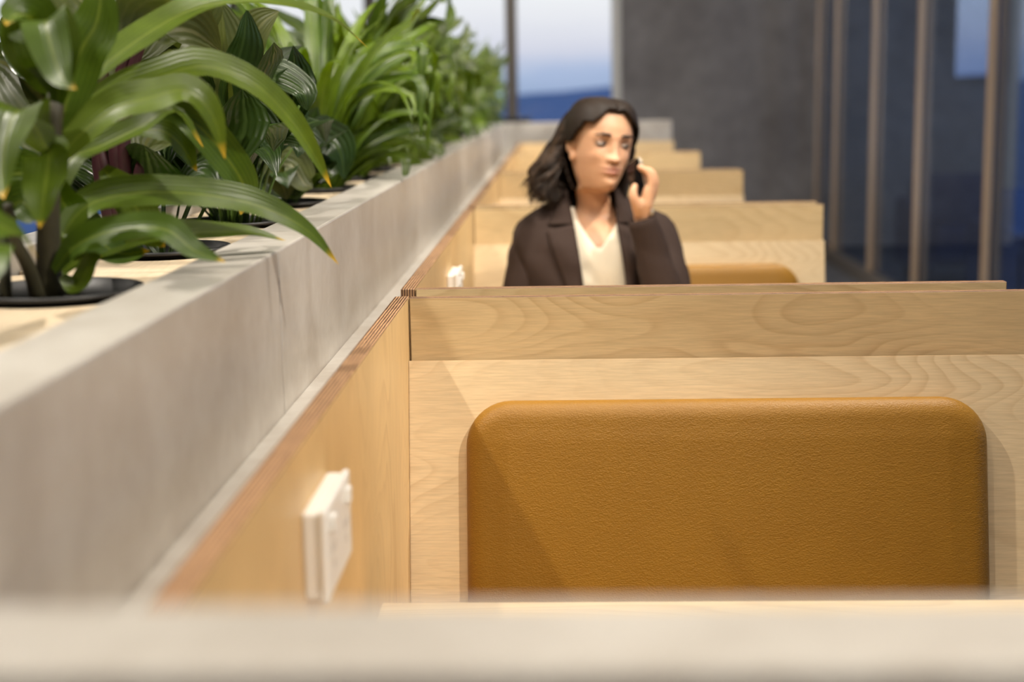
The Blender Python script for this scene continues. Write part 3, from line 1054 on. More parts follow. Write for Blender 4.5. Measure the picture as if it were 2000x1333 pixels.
def seat_unit(booth, y_panel, facing):
    """facing -1: seat looks to -y (towards the foreground wall), +1 the other way; y_panel = front of the upright panel"""
    Mx = Matrix.Identity(4) if facing < 0 else Matrix.Translation((XL + XR, 0, 0)) @ Matrix.Rotation(PI, 4, 'Z')
    yo = y_panel + facing * 0.024
    T = Matrix.Translation((0, yo, ZL)) @ (Matrix.Identity(4) if facing < 0 else Matrix.Translation((XL + XR, 0, 0)) @ Matrix.Rotation(PI, 4, 'Z')) @ Matrix.Rotation(-REC, 4, 'X')
    base = Matrix.Translation(booth.location).inverted()
    o = bpy.data.objects.new('seat_back', ME_back); COL.objects.link(o); o.parent = booth; o.matrix_local = base @ T
    cx = 0.259
    o2 = bpy.data.objects.new('back_cushion', ME_pad); COL.objects.link(o2); o2.parent = booth
    o2.matrix_local = base @ T @ Matrix.Translation((cx, 0.0005, -0.066 - 0.23))
    # seat: cushion on a plywood box
    ys = y_panel + facing * 0.13
    S = Matrix.Translation((0, ys, 0.385)) @ (Matrix.Identity(4) if facing < 0 else Matrix.Translation((XL + XR, 0, 0)) @ Matrix.Rotation(PI, 4, 'Z'))
    o3 = bpy.data.objects.new('seat_cushion', ME_seat); COL.objects.link(o3); o3.parent = booth; o3.matrix_local = base @ S
    a, b2 = sorted((y_panel + facing * 0.02, y_panel + facing * 0.54))
    box('seat_base', XL + 0.002, XR - 0.004, a, b2, 0.0, 0.384, M_wood_x[0], booth, 0.002, 1)


for k in range(5):
    yn = 0.63 + PER * k            # near panel, outer face
    yf = 2.36 + PER * k            # far panel, inner face
    b = tag(empty('booth', (0.25, yn + 0.9, 0)), BOOTH[k], 'booth', 'birch plywood booths along the planter')
    box('side_panel', XL - 0.0242, XL - 0.0002, yn, yf + 0.020, 0.0, ZH, M_wood_y, b, 0.001, 1, 0, M_edge_x)
    box('upright_panel', XL + 0.0018, XR, yn + 0.0, yn + 0.020, 0.0, ZH, M_wood_x[1], b, 0.001, 1, 1, M_edge_y)
    box('upright_panel', XL + 0.0018, XR, yf, yf + 0.018, 0.0, ZH, M_wood_x[k % 2], b, 0.001, 1, 1, M_edge_y)
    seat_unit(b, yn + 0.020, +1)
    seat_unit(b, yf, -1)

# tables
for k in range(5):
    yc = 0.63 + PER * k + 0.885
    lab = ['in the first booth behind the foreground wall', 'in front of the seated woman', 'in the booth directly behind the woman', 'in the second last booth', 'in the last booth'][k]
    t = tag(empty('booth_table', (0.28, yc, 0)), 'small birch table on a steel post ' + lab, 'table', 'booth tables')
    box('table_top', XL + 0.02, XR - 0.06, yc - 0.24, yc + 0.24, 0.70, 0.724, M_wood_x[0], t, 0.002, 2, 2, M_edge_x)
    bm = bmesh.new(); tube(bm, [(0.28, yc, 0.02), (0.28, yc, 0.70)], 0.03, 20)
    link('post', bm_done(bm, [M_metal], True), t)
    o = link('foot_plate', lathe([(0.001, 0.0), (0.20, 0.0), (0.20, 0.012), (0.05, 0.02), (0.001, 0.02)], 32, [M_metal], 'foot_plate'), t)
    o.location = (0.28, yc, 0)

# power outlets on the side panels
for k in range(5):
    yc = 1.415 + PER * k
    zc = 0.918
    lab = ['beside the first mustard cushion', 'in the booth of the woman', 'in the booth behind the woman', 'in the second last booth', 'in the last booth'][k]
    e = tag(empty('power_outlet', (XL, yc, zc)), 'white double power outlet on the birch side panel ' + lab, 'power outlet', 'power outlets in the booths')
    box('mounting_block', XL, XL + 0.016, yc - 0.077, yc + 0.077, zc - 0.043, zc + 0.043, M_white, e, 0.003, 2)
    box('face_plate', XL + 0.016, XL + 0.024, yc - 0.080, yc + 0.080, zc - 0.046, zc + 0.046, M_white, e, 0.0035, 3)
    for s in (-1, 1):
        box('switch', XL + 0.024, XL + 0.029, yc + s * 0.05 - 0.007, yc + s * 0.05 + 0.007, zc + 0.018, zc + 0.034, M_white, e, 0.0015, 2)
        for dy, dz in ((-0.008, 0.0), (0.008, 0.0), (0, -0.016)):
            box('pin_slot', XL + 0.0238, XL + 0.0243, yc + s * 0.04 + dy - 0.0012, yc + s * 0.04 + dy + 0.0012, zc + dz - 0.006, zc + dz + 0.003, M_grey_plastic, e)

# ================================================================== things farther off
c = tag(empty('low_cabinet', (-0.43, 12.3, 0)), 'low black cabinet standing at the foot of the window mullion', 'cabinet')
box('body', -0.62, -0.24, 12.15, 12.50, 0.06, 1.13, M_black, c, 0.004, 1)
box('top', -0.63, -0.23, 12.14, 12.51, 1.131, 1.15, M_black, c, 0.003, 1)
box('plinth', -0.60, -0.26, 12.17, 12.49, 0.0, 0.06, M_black, c)


def armchair(x, y, lab, w=0.8):
    e = tag(empty('armchair', (x, y, 0)), lab, 'armchair', 'navy armchairs behind the glass')
    box('seat', x - w / 2 + 0.12, x + w / 2 - 0.12, y - 0.32, y + 0.2, 0.16, 0.42, M_navy, e, 0.04, 3)
    box('backrest', x - w / 2 + 0.1, x + w / 2 - 0.1, y + 0.2, y + 0.38, 0.16, 0.74, M_navy, e, 0.05, 3)
    for s in (-1, 1):
        box('armrest', x + s * (w / 2 - 0.06) - 0.06, x + s * (w / 2 - 0.06) + 0.06, y - 0.32, y + 0.38, 0.12, 0.58, M_navy, e, 0.04, 3)
        for t in (-0.26, 0.3):
            box('leg', x + s * (w / 2 - 0.08) - 0.02, x + s * (w / 2 - 0.08) + 0.02, y + t - 0.02, y + t + 0.02, 0.0, 0.125, M_black, e)


armchair(2.78, 10.2, 'navy upholstered armchair behind the glass partition, nearer the dark concrete wall')
armchair(2.85, 8.6, 'navy upholstered armchair behind the glass partition, farther from the dark concrete wall')


# ================================================================== the woman
def remesh_obj(bm, voxel, smooth_it, mats, name):
    """union of overlapping closed shapes as one continuous surface"""
    me = bpy.data.meshes.new(name)
    bm.to_mesh(me); bm.free()
    o = bpy.data.objects.new(name, me)
    COL.objects.link(o)
    md = o.modifiers.new('r', 'REMESH'); md.mode = 'VOXEL'; md.voxel_size = voxel; md.use_smooth_shade = True
    ms = o.modifiers.new('s', 'SMOOTH'); ms.iterations = smooth_it; ms.factor = 0.5
    dg = bpy.context.evaluated_depsgraph_get()
    ev = o.evaluated_get(dg)
    out = bpy.data.meshes.new_from_object(ev)
    bpy.data.objects.remove(o)
    out.materials.clear()
    for mt in mats: out.materials.append(mt)
    return out


def ball(bm, c, r, M=None):
    sx, sy, sz = (r, r, r) if not hasattr(r, '__len__') else r
    T = Matrix.Translation(c) @ (M.to_4x4() if M is not None else Matrix.Identity(4)) @ Matrix.Diagonal((sx, sy, sz, 1))
    bmesh.ops.create_uvsphere(bm, u_segments=20, v_segments=12, radius=1, matrix=T)


def capsule(bm, pts, radii, n=None):
    pts = [Vector(p) for p in pts]
    if n:
        q = catmull([tuple(p) + (r,) for p, r in zip(pts, radii)], n)
        pts = [Vector(v[:3]) for v in q]; radii = [float(v[3]) for v in q]
    tube(bm, pts, radii, 14)
    ball(bm, pts[0], radii[0]); ball(bm, pts[-1], radii[-1])


def skin_material():
    mt, t, b = mat_new('skin')
    N = t.nodes.new; K = t.links.new
    at = N('ShaderNodeAttribute'); at.attribute_name = 'tone'
    tcn = N('ShaderNodeTexCoord')
    n = N('ShaderNodeTexNoise'); n.inputs['Scale'].default_value = 60; n.inputs['Detail'].default_value = 4
    K(tcn.outputs['Object'], n.inputs['Vector'])
    r = N('ShaderNodeMapRange'); r.inputs['To Min'].default_value = 0.94; r.inputs['To Max'].default_value = 1.05
    K(n.outputs['Fac'], r.inputs['Value'])
    mx = N('ShaderNodeMix'); mx.data_type = 'RGBA'; mx.blend_type = 'MULTIPLY'; mx.inputs['Factor'].default_value = 1
    K(at.outputs['Color'], mx.inputs['A']); K(r.outputs[0], mx.inputs['B'])
    K(mx.outputs['Result'], b.inputs['Base Color'])
    b.inputs['Roughness'].default_value = 0.45
    b.inputs['Specular IOR Level'].default_value = 0.4
    b.inputs['Subsurface Weight'].default_value = 0.12
    b.inputs['Subsurface Radius'].default_value = (0.012, 0.005, 0.003)
    b.inputs['Subsurface Scale'].default_value = 0.4
    return mt


def build_person():
    M_skin = skin_material()
    M_hair = plain('dark_brown_hair', (0.016, 0.009, 0.005, 1), 0.55, spec=0.25, noise=0.4, nscale=50)
    M_hair2 = plain('warm_brown_hair', (0.050, 0.025, 0.010, 1), 0.5, noise=0.4, nscale=50)
    M_blazer = plain('dark_brown_wool', (0.034, 0.020, 0.015, 1), 0.85, spec=0.25, noise=0.18, nscale=700, bump=0.2)
    M_top = plain('cream_knit', (0.74, 0.66, 0.52, 1), 0.8, spec=0.2, noise=0.05, nscale=300)
    M_trs = plain('black_trouser_cloth', (0.015, 0.014, 0.014, 1), 0.85, noise=0.1, nscale=300)
    M_shoe = plain('black_shoe_leather', (0.012, 0.011, 0.011, 1), 0.4, noise=0.1, nscale=100)
    M_eye = plain('eye_white', (0.36, 0.30, 0.26, 1), 0.4, noise=0.02)
    M_iris = plain('dark_iris', (0.018, 0.010, 0.006, 1), 0.5, noise=0.05)
    M_brow = plain('dark_brow_hair', (0.022, 0.012, 0.007, 1), 0.7, noise=0.3, nscale=300)
    M_lid = plain('eyelid_skin', (0.42, 0.225, 0.13, 1), 0.5, noise=0.05)
    M_btn = plain('dark_horn_button', (0.03, 0.022, 0.016, 1), 0.25, noise=0.2, nscale=100)

    SKIN = np.array([0.62, 0.345, 0.20])
    LIP = np.array([0.52, 0.22, 0.155])
    HC = Vector((0.104, 3.75, 1.214))
    MH = Matrix.Translation(HC) @ Matrix.Rotation(math.radians(7), 4, 'Y') @ Matrix.Rotation(math.radians(21), 4, 'Z') @ Matrix.Rotation(math.radians(-1), 4, 'X')
    MB = Matrix.Translation((0.090, 3.765, 1.214))

    # ---------- head + neck + torso as one loft
    #        front y, z     back y, z      half width
    R = [(-0.010, 0.1055, 0.010, 0.1055, 0.010), (-0.046, 0.099, 0.050, 0.099, 0.046), (-0.071, 0.083, 0.080, 0.084, 0.062),
         (-0.086, 0.056, 0.098, 0.056, 0.071), (-0.0915, 0.032, 0.104, 0.025, 0.0735), (-0.092, 0.012, 0.103, 0.000, 0.0725),
         (-0.090, -0.008, 0.099, -0.020, 0.0705), (-0.092, -0.025, 0.093, -0.038, 0.068), (-0.093, -0.042, 0.085, -0.055, 0.0635),
         (-0.093, -0.058, 0.078, -0.068, 0.0595), (-0.0915, -0.074, 0.072, -0.080, 0.0550), (-0.090, -0.090, 0.067, -0.091, 0.0490),
         (-0.080, -0.1035, 0.063, -0.101, 0.0445), (-0.058, -0.107, 0.060, -0.110, 0.0435), (-0.030, -0.108, 0.059, -0.120, 0.0430),
         (-0.014, -0.114, 0.058, -0.130, 0.0435)]
    RB = [(-0.010, -0.135, 0.062, -0.140, 0.0445), (-0.010, -0.162, 0.068, -0.150, 0.0475), (-0.016, -0.183, 0.080, -0.158, 0.060),
          (-0.030, -0.200, 0.088, -0.168, 0.090), (-0.050, -0.225, 0.092, -0.19, 0.125), (-0.068, -0.262, 0.098, -0.235, 0.145),
          (-0.080, -0.330, 0.105, -0.320, 0.150), (-0.085, -0.420, 0.105, -0.420, 0.145), (-0.080, -0.540, 0.105, -0.540, 0.135),
          (-0.085, -0.660, 0.115, -0.660, 0.150), (-0.05, -0.72, 0.08, -0.72, 0.11)]
    KJ = [0, 0, 0, 0, 0, 0, 0.02, 0.06, 0.12, 0.20, 0.30, 0.40, 0.42, 0.34, 0.18, 0.05] + [0] * len(RB)
    RK = [r + (k,) for r, k in zip(R + RB, KJ)]
    allr = catmull(RK, 230)
    nH = int(230 * (len(R) - 1) / (len(R) + len(RB) - 1))
    seg = 128
    # angles denser at the front
    al = []
    for j in range(seg):
        u = j / seg * 2 - 1
        al.append(PI * (0.55 * u + 0.45 * u ** 3))
    verts, tones = [], []

    def g(x, z, cx, cz, sx, sz):
        return math.exp(-((x - cx) / sx) ** 2 - ((z - cz) / sz) ** 2)

    for i, r in enumerate(allr):
        fy, fz, by, bz, w_, kj = r
        head = i <= nH
        s = min(1, max(0, (i - nH + 8) / 26.0))
        s = s * s * (3 - 2 * s)
        for a in al:
            ca, sa = math.cos(a), math.sin(a)
            ex = 0.92
            cc = math.copysign(abs(ca) ** ex, ca)
            ss = math.copysign(abs(sa) ** ex, sa)
            # widest point sits behind the middle of the face
            mid = 0.5
            q = (1 - cc) / 2
            y = fy + (by - fy) * q
            z = fz + (bz - fz) * q
            x = w_ * ss * (1 - kj * max(0.0, cc))
            col = SKIN.copy()
            if head and y < 0.02:
                f = max(0, min(1, (0.0 - y) / 0.05))
                d = 0.0
                # nose
                if z > -0.045:
                    tz = min(1, max(0, (0.018 - z) / 0.048))
                    hgt = 0.002 + 0.021 * tz ** 1.15
                    if z < -0.028: hgt *= max(0, 1 - ((-0.028 - z) / 0.010) ** 2)
                    if z > 0.018: hgt *= max(0, 1 - (z - 0.018) / 0.02)
                    wd = 0.0072 + 0.0050 * tz
                    d += hgt * math.exp(-(abs(x) / wd) ** 2.4)
                    d += 0.007 * (g(x, z, 0.0125, -0.028, 0.0065, 0.007) + g(x, z, -0.0125, -0.028, 0.0065, 0.007))
                # brow ridge, sockets, cheeks
                for sg in (-1, 1):
                    d += 0.0022 * g(x, z, sg * 0.030, 0.027, 0.020, 0.008)
                    d -= 0.0105 * g(x, z, sg * 0.031, 0.008, 0.0155, 0.0105)
                    d += 0.0040 * g(x, z, sg * 0.043, -0.022, 0.018, 0.016)
                    d -= 0.0025 * g(x, z, sg * 0.044, -0.055, 0.014, 0.018)
                # mouth and chin
                d += 0.0050 * g(x, z, 0, -0.055, 0.026, 0.014)
                d += 0.0035 * g(x, z, 0, -0.0495, 0.016, 0.0042) + 0.0048 * g(x, z, 0, -0.0610, 0.014, 0.0050)
                d -= 0.0035 * g(x, z, 0, -0.0550, 0.022, 0.0018)
                d -= 0.0035 * g(x, z, 0, -0.0715, 0.018, 0.005)
                d += 0.0040 * g(x, z, 0, -0.089, 0.013, 0.010)
                y -= d * f
                m = g(x, z, 0, -0.0512, 0.024, 0.0034) + g(x, z, 0, -0.0605, 0.020, 0.0055)
                m = min(1, m * 1.2) * f
                if abs(x) < 0.029: col = col * (1 - m) + LIP * m
                dl = g(x, z, 0, -0.0550, 0.020, 0.0014) * f
                col = col * (1 - 0.55 * dl)  # shade in the crease between the lips, painted into the tone
                ck = 0.18 * (g(x, z, 0.045, -0.025, 0.02, 0.018) + g(x, z, -0.045, -0.025, 0.02, 0.018)) * f
                col = col * (1 - ck) + np.array([0.62, 0.30, 0.19]) * ck
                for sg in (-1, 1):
                    es = 0.62 * g(x, z, sg * 0.031, 0.012, 0.016, 0.009) * f  # eye socket shading painted into the skin colour
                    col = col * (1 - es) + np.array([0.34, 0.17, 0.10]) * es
                    nn = 0.25 * g(x, z, sg * 0.0075, -0.0365, 0.0035, 0.0025) * f  # painted shade of the nostrils
                    col = col * (1 - nn)
            p = Vector((x, y, z))
            pw = (MH @ p).lerp(MB @ p, s)
            verts.append(pw); tones.append(col)
    faces = []
    n = len(allr)
    for i in range(n - 1):
        for j in range(seg):
            k = (j + 1) % seg
            faces.append((i * seg + j, i * seg + k, (i + 1) * seg + k, (i + 1) * seg + j))
    faces.append(tuple(range(seg))[::-1])
    faces.append(tuple(range((n - 1) * seg, n * seg)))
    body = mesh_from(verts, faces, [M_skin], True, 'person')

    # ---------- ears
    bm = bmesh.new()
    for sg in (-1, 1):
        Me = MH @ Matrix.Translation((sg * 0.0765, 0.010, -0.010)) @ Matrix.Rotation(sg * math.radians(-22), 4, 'Z') @ Matrix.Rotation(math.radians(-10), 4, 'X')
        ball(bm, Me @ Vector((0, 0, 0.008)), (0.006, 0.017, 0.024), Me.to_3x3())
        ball(bm, Me @ Vector((0, -0.006, -0.022)), (0.006, 0.010, 0.013), Me.to_3x3())
    ears = remesh_obj(bm, 0.002, 3, [M_skin], 'ears')

    # ---------- arms and hands
    def P(x, y, Y): return px(x, y, Y)
    sh_r = Vector((0.236, 3.775, 0.995)); el_r = Vector((0.272, 3.615, 0.785)); wr_r = P(1256, 422, 3.58)
    bm = bmesh.new()
    capsule(bm, [sh_r - Vector((0.09, 0, 0)), sh_r, el_r, el_r + Vector((-0.01, -0.005, 0.02)), wr_r], [0.04, 0.042, 0.034, 0.034, 0.0235], None)
    # palm: wrist to knuckles, spread in depth
    for Y, kx, ky, rr in ((3.556, 1268, 372, 0.0145), (3.575, 1272, 370, 0.015), (3.594, 1273, 374, 0.0145), (3.61, 1271, 381, 0.013)):
        capsule(bm, [wr_r.lerp(P(1256, 422, Y), 0.5), P(1262, 398, Y), P(kx, ky, Y)], [0.017, 0.0165, rr])
    capsule(bm, [P(1250, 415, 3.565), P(1246, 400, 3.55)], [0.017, 0.0165])
    # fingers, each its own bent chain closing on the phone
    F = [  # Y of finger, points
        (3.552, [(1269, 372), (1272, 352), (1264, 335), (1250, 327)], (0.0098, 0.0092, 0.0084, 0.0072)),
        (3.572, [(1274, 370), (1279, 350), (1270, 334), (1254, 331)], (0.0100, 0.0094, 0.0086, 0.0074)),
        (3.592, [(1275, 374), (1281, 356), (1272, 342), (1257, 340)], (0.0096, 0.0090, 0.0082, 0.0070)),
        (3.610, [(1272, 381), (1278, 366), (1270, 354), (1258, 352)], (0.0086, 0.0080, 0.0072, 0.0062)),
    ]
    for Y, pts, rr in F:
        capsule(bm, [P(x, y, Y) for x, y in pts], list(rr), 9)
    capsule(bm, [P(1247, 404, 3.55), P(1239, 389, 3.54), P(1237, 376, 3.54), P(1240, 364, 3.545)], [0.0145, 0.0115, 0.0095, 0.0075], 9)
    arm_r = remesh_obj(bm, 0.0028, 3, [M_skin], 'arm')

    sh_l = Vector((-0.055, 3.775, 0.985)); el_l = Vector((-0.105, 3.72, 0.79)); wr_l = Vector((0.03, 3.50, 0.757))
    bm = bmesh.new()
    capsule(bm, [sh_l + Vector((0.09, 0, 0)), sh_l, el_l, wr_l], [0.04, 0.042, 0.034, 0.0235])
    d = (Vector((0.075, -0.06, -0.004))).normalized(); sd = Vector((0.62, 0.78, 0)).normalized()
    for q, off in enumerate((-0.027, -0.009, 0.009, 0.027)):
        kn = wr_l + d * (0.082 - abs(off) * 0.3) + sd * off
        capsule(bm, [wr_l + sd * off * 0.4, kn], [0.015, 0.0125])
        Ln = (0.068, 0.078, 0.072, 0.056)[q]
        capsule(bm, [kn, kn + d * Ln * 0.5 + Vector((0, 0, 0.006)), kn + d * Ln * 0.8 - Vector((0, 0, 0.003)), kn + d * Ln - Vector((0, 0, 0.012))], [0.0095, 0.0088, 0.008, 0.007], 8)
    capsule(bm, [wr_l + d * 0.02 - sd * 0.018, wr_l + d * 0.05 - sd * 0.045, wr_l + d * 0.085 - sd * 0.05], [0.014, 0.0105, 0.008], 8)
    arm_l = remesh_obj(bm, 0.0028, 3, [M_skin], 'arm')

    # ---------- join skin into one body mesh
    bmj = bmesh.new()
    for me in (body, ears, arm_r, arm_l): bmj.from_mesh(me)
    for f in bmj.faces: f.smooth = True; f.material_index = 0
    nbody = len(verts)
    me = bpy.data.meshes.new('person')
    bmj.to_mesh(me); bmj.free()
    me.materials.append(M_skin)
    ca = me.color_attributes.new('tone', 'FLOAT_COLOR', 'POINT')
    cols = np.ones((len(me.vertices), 4), dtype=np.float32)
    cols[:, :3] = SKIN
    cols[:nbody, :3] = np.array(tones)
    ca.data.foreach_set('color', cols.ravel())
    person = bpy.data.objects.new('person', me)
    COL.objects.link(person)
    tag(person, 'seated woman in a dark brown blazer and cream top holding a phone to her ear', 'person')

    def child(name, me):
        o = bpy.data.objects.new(name, me); COL.objects.link(o); o.parent = person
        return o

    # ---------- eyes
    for sg in (-1, 1):
        bm = bmesh.new()
        c = MH @ Vector((sg * 0.031, -0.0755, 0.0085))
        ball(bm, c, (0.0145, 0.0108, 0.0072), MH.to_3x3())
        eye = child('eye', bm_done(bm, [M_eye], True))
        bm = bmesh.new()
        ball(bm, MH @ Vector((sg * 0.031 + 0.0032, -0.0815, 0.0085)), (0.0080, 0.0050, 0.0070), MH.to_3x3())
        o = bpy.data.objects.new('iris', bm_done(bm, [M_iris], True)); COL.objects.link(o); o.parent = eye
        bm = bmesh.new()
        pts = []
        for i in range(9):
            u = i / 8 * 2 - 1
            pts.append(MH @ Vector((sg * 0.031 + u * 0.0145, -0.0835 + 0.0065 * u * u, 0.0140 - 0.0058 * u * u)))
        tube(bm, pts, [0.001, 0.0018, 0.0023, 0.0026, 0.0026, 0.0026, 0.0023, 0.0018, 0.001], 8)
        child('eyelashes', bm_done(bm, [M_brow], True))
        bm = bmesh.new()
        ball(bm, MH @ Vector((sg * 0.031, -0.0748, 0.0136)), (0.0158, 0.0112, 0.0072), MH.to_3x3())
        child('eyelid', bm_done(bm, [M_lid], True))
        bm = bmesh.new()
        pts = []
        for i in range(10):
            u = i / 9
            x = sg * (0.014 + 0.040 * u)
            yb = -0.0925 + 0.012 * u ** 2.2
            pts.append(MH @ Vector((x, yb - 0.0025, 0.0275 + 0.0065 * math.sin(PI * (0.15 + 0.62 * u)) - 0.004 * u)))
        tube(bm, pts, [0.0018, 0.0030, 0.0036, 0.0038, 0.0037, 0.0034, 0.003, 0.0026, 0.002, 0.001], 8)
        child('eyebrow', bm_done(bm, [M_brow], True))

    # ---------- top (cream) : front sheet with V neck
    def prof(tab, z):
        zs = [t[0] for t in tab]
        return [float(np.interp(z, zs, [t[c] for t in tab])) for c in range(1, len(tab[0]))]
    TOP = [(0.50, .150, 3.672, 3.875), (0.80, .155, 3.668, 3.875), (0.90, .155, 3.672, 3.875), (0.95, .150, 3.682, 3.875), (1.00, .135, 3.702, 3.87), (1.03, .12, 3.722, 3.86), (1.06, .10, 3.742, 3.855)]
    vs, fs = [], []
    na, nv = 49, 30
    for j in range(nv):
        v = j / (nv - 1)
        for i in range(na):
            a = math.radians(-115 + 230 * i / (na - 1))
            xn = math.sin(a)
            zt = 0.957 + min(0.105, abs(xn * 0.13 - 0.006) * 1.35)
            z = 0.50 + (zt - 0.50) * v
            aa, fy, by = prof(TOP, z)
            x = 0.090 + aa * xn
            q = (1 - math.cos(a)) / 2
            y = fy + (by - fy) * q
            # diagonal soft drape folds
            y -= 0.0035 * math.sin((x - 0.09) * 70 + z * 62) * max(0, math.cos(a)) * min(1, (1 - v) * 4 + 0.1)
            y -= 0.004
            vs.append((x, y, z))
    for j in range(nv - 1):
        for i in range(na - 1):
            fs.append((j * na + i, j * na + i + 1, (j + 1) * na + i + 1, (j + 1) * na + i))
    top = child('top', mesh_from(vs, fs, [M_top], True, 'top'))
    sd_ = top.modifiers.new('t', 'SOLIDIFY'); sd_.thickness = 0.004; sd_.offset = -1

    # ---------- blazer: body shell, open at the front
    BZT = [(0.50, .185, 3.648, 3.905), (0.75, .18, 3.645, 3.90), (0.87, .192, 3.648, 3.895), (0.93, .199, 3.656, 3.89), (0.97, .203, 3.670, 3.885),
           (1.00, .200, 3.690, 3.88), (1.02, .188, 3.705, 3.875), (1.04, .162, 3.722, 3.868), (1.058, .130, 3.735, 3.86), (1.075, .100, 3.745, 3.852), (1.090, .080, 3.748, 3.846), (1.104, .069, 3.75, 3.842)]
    XC = 0.081

    def edge_l(z): return float(np.interp(z, [.5, .87, .96, 1.01, 1.06, 1.104], [.080, .056, .040, .030, .024, .020]))
    def edge_r(z): return float(np.interp(z, [.5, .87, .96, 1.01, 1.06, 1.104], [.150, .165, .155, .146, .143, .140]))

    def blz(a, z):
        aa, fy, by = prof(BZT, z)
        sa, ca_ = math.sin(a), math.cos(a)
        ex = 0.8
        x = XC + aa * math.copysign(abs(sa) ** ex, sa)
        q = (1 - math.copysign(abs(ca_) ** ex, ca_)) / 2
        y = fy + (by - fy) * q
        y -= 0.0025 * math.sin(z * 60 + x * 45) * (1 if ca_ > 0 else 0.4)
        return x, y

    def ang(xx, z):
        aa = prof(BZT, z)[0]
        s = max(-0.98, min(0.98, (xx - XC) / aa))
        return math.asin(math.copysign(abs(s) ** (1 / 0.8), s))
    vs, fs = [], []
    na, nv = 90, 44
    for j in range(nv):
        z = 0.50 + 0.604 * (j / (nv - 1)) ** 0.85
        a0 = ang(edge_r(z), z)
        a1 = 2 * PI + ang(edge_l(z), z)
        for i in range(na):
            a = a0 + (a1 - a0) * i / (na - 1)
            x, y = blz(a, z)
            vs.append((x, y, z))
    for j in range(nv - 1):
        for i in range(na - 1):
            fs.append((j * na + i, j * na + i + 1, (j + 1) * na + i + 1, (j + 1) * na + i))
    bz = child('blazer', mesh_from(vs, fs, [M_blazer], True, 'blazer'))
    md = bz.modifiers.new('t', 'SOLIDIFY'); md.thickness = 0.005; md.offset = 0

    def sub(name, me, par):
        o = bpy.data.objects.new(name, me); COL.objects.link(o); o.parent = par
        return o

    # sleeves with cloth folds
    def sleeve(pts, radii, seedp):
        q = catmull([tuple(p) + (r,) for p, r in zip(pts, radii)], 40)
        P_ = [Vector(v[:3]) for v in q]
        vs, fs = [], []
        sg = 28
        nrm = None
        for i, p in enumerate(P_):
            T = (P_[min(i + 1, 39)] - P_[max(i - 1, 0)]).normalized()
            nrm = T.orthogonal().normalized() if nrm is None else (nrm - T * nrm.dot(T)).normalized()
            bb = T.cross(nrm)
            for k in range(sg):
                a = 2 * PI * k / sg
                rr = q[i][3] * (1 + 0.035 * math.sin(i * 0.9 + 2 * math.sin(a + seedp)) + 0.02 * math.sin(i * 1.9 + 3 * a))
                vs.append(p + (nrm * math.cos(a) + bb * math.sin(a)) * rr)
        for i in range(39):
            for k in range(sg):
                k2 = (k + 1) % sg
                fs.append((i * sg + k, i * sg + k2, (i + 1) * sg + k2, (i + 1) * sg + k))
        fs.append(tuple(range(sg))[::-1])
        o = sub('sleeve', mesh_from(vs, fs, [M_blazer], True, 'sleeve'), bz)
        m2 = o.modifiers.new('t', 'SOLIDIFY'); m2.thickness = 0.003; m2.offset = -1
    cuff_r = P(1254, 424, 3.58)
    sleeve([sh_r + Vector((-0.06, 0, 0.008)), sh_r + Vector((0.0, 0, -0.01)), (sh_r + el_r) / 2 + Vector((0.012, 0.0, 0)), el_r + Vector((0.004, 0, -0.004)), el_r.lerp(cuff_r, 0.25) + Vector((0, -0.012, 0)), el_r.lerp(cuff_r, 0.6), cuff_r],
           [0.052, 0.060, 0.056, 0.054, 0.050, 0.043, 0.034], 0.3)
    cuff_l = el_l.lerp(wr_l, 0.9)
    sleeve([sh_l + Vector((0.06, 0, 0.008)), sh_l + Vector((0.0, 0, -0.01)), (sh_l + el_l) / 2 + Vector((-0.008, 0.0, 0)), el_l + Vector((0, 0, -0.002)), el_l.lerp(cuff_l, 0.3), el_l.lerp(cuff_l, 0.6), cuff_l],
           [0.052, 0.060, 0.056, 0.052, 0.046, 0.042, 0.034], 1.3)
    # cuff buttons on the raised sleeve
    for i, (bx_, by_) in enumerate(((1279, 441), (1281, 456), (1283, 471), (1283, 487))):
        bm = bmesh.new()
        c = P(bx_, by_, 3.562)
        ball(bm, c, (0.0058, 0.0030, 0.0058))
        sub('button', bm_done(bm, [M_btn], True), bz)

    # lapels and collar: cloth patches lying on the shell
    def patch(rows, lift, name):
        nu, nv_ = 8, 18
        vs, fs = [], []
        for j in range(nv_):
            v = j / (nv_ - 1)
            row = catmull([(r[0][0], r[0][1], r[1][0], r[1][1]) for r in rows], nv_)[j]
            for i in range(nu):
                u = i / (nu - 1)
                X_, Y_ = row[0] + (row[2] - row[0]) * u, row[1] + (row[3] - row[1]) * u
                Yd = 3.68
                for _ in range(4):
                    p = P(X_, Y_, Yd)
                    z = max(0.5, min(1.1, p.z))
                    x_, y_ = blz(ang(p.x, z), z)
                    Yd = y_ - lift - 0.006 * math.sin(PI * u) - 0.004
                vs.append(P(X_, Y_, Yd))
        for j in range(nv_ - 1):
            for i in range(nu - 1):
                fs.append((j * nu + i, j * nu + i + 1, (j + 1) * nu + i + 1, (j + 1) * nu + i))
        o = sub(name, mesh_from(vs, fs, [M_blazer], True, name), bz)
        m2 = o.modifiers.new('t', 'SOLIDIFY'); m2.thickness = 0.005; m2.offset = 0
    patch([((1121, 438), (1068, 452)), ((1128, 480), (1078, 488)), ((1136, 530), (1096, 535)), ((1144, 600), (1124, 605))], 0.004, 'lapel')
    patch([((1113, 396), (1096, 388)), ((1116, 415), (1082, 412)), ((1121, 438), (1070, 440))], 0.004, 'collar')
    patch([((1204, 436), (1238, 446)), ((1212, 480), (1246, 486)), ((1220, 530), (1243, 532)), ((1226, 600), (1236, 605))], 0.004, 'lapel')
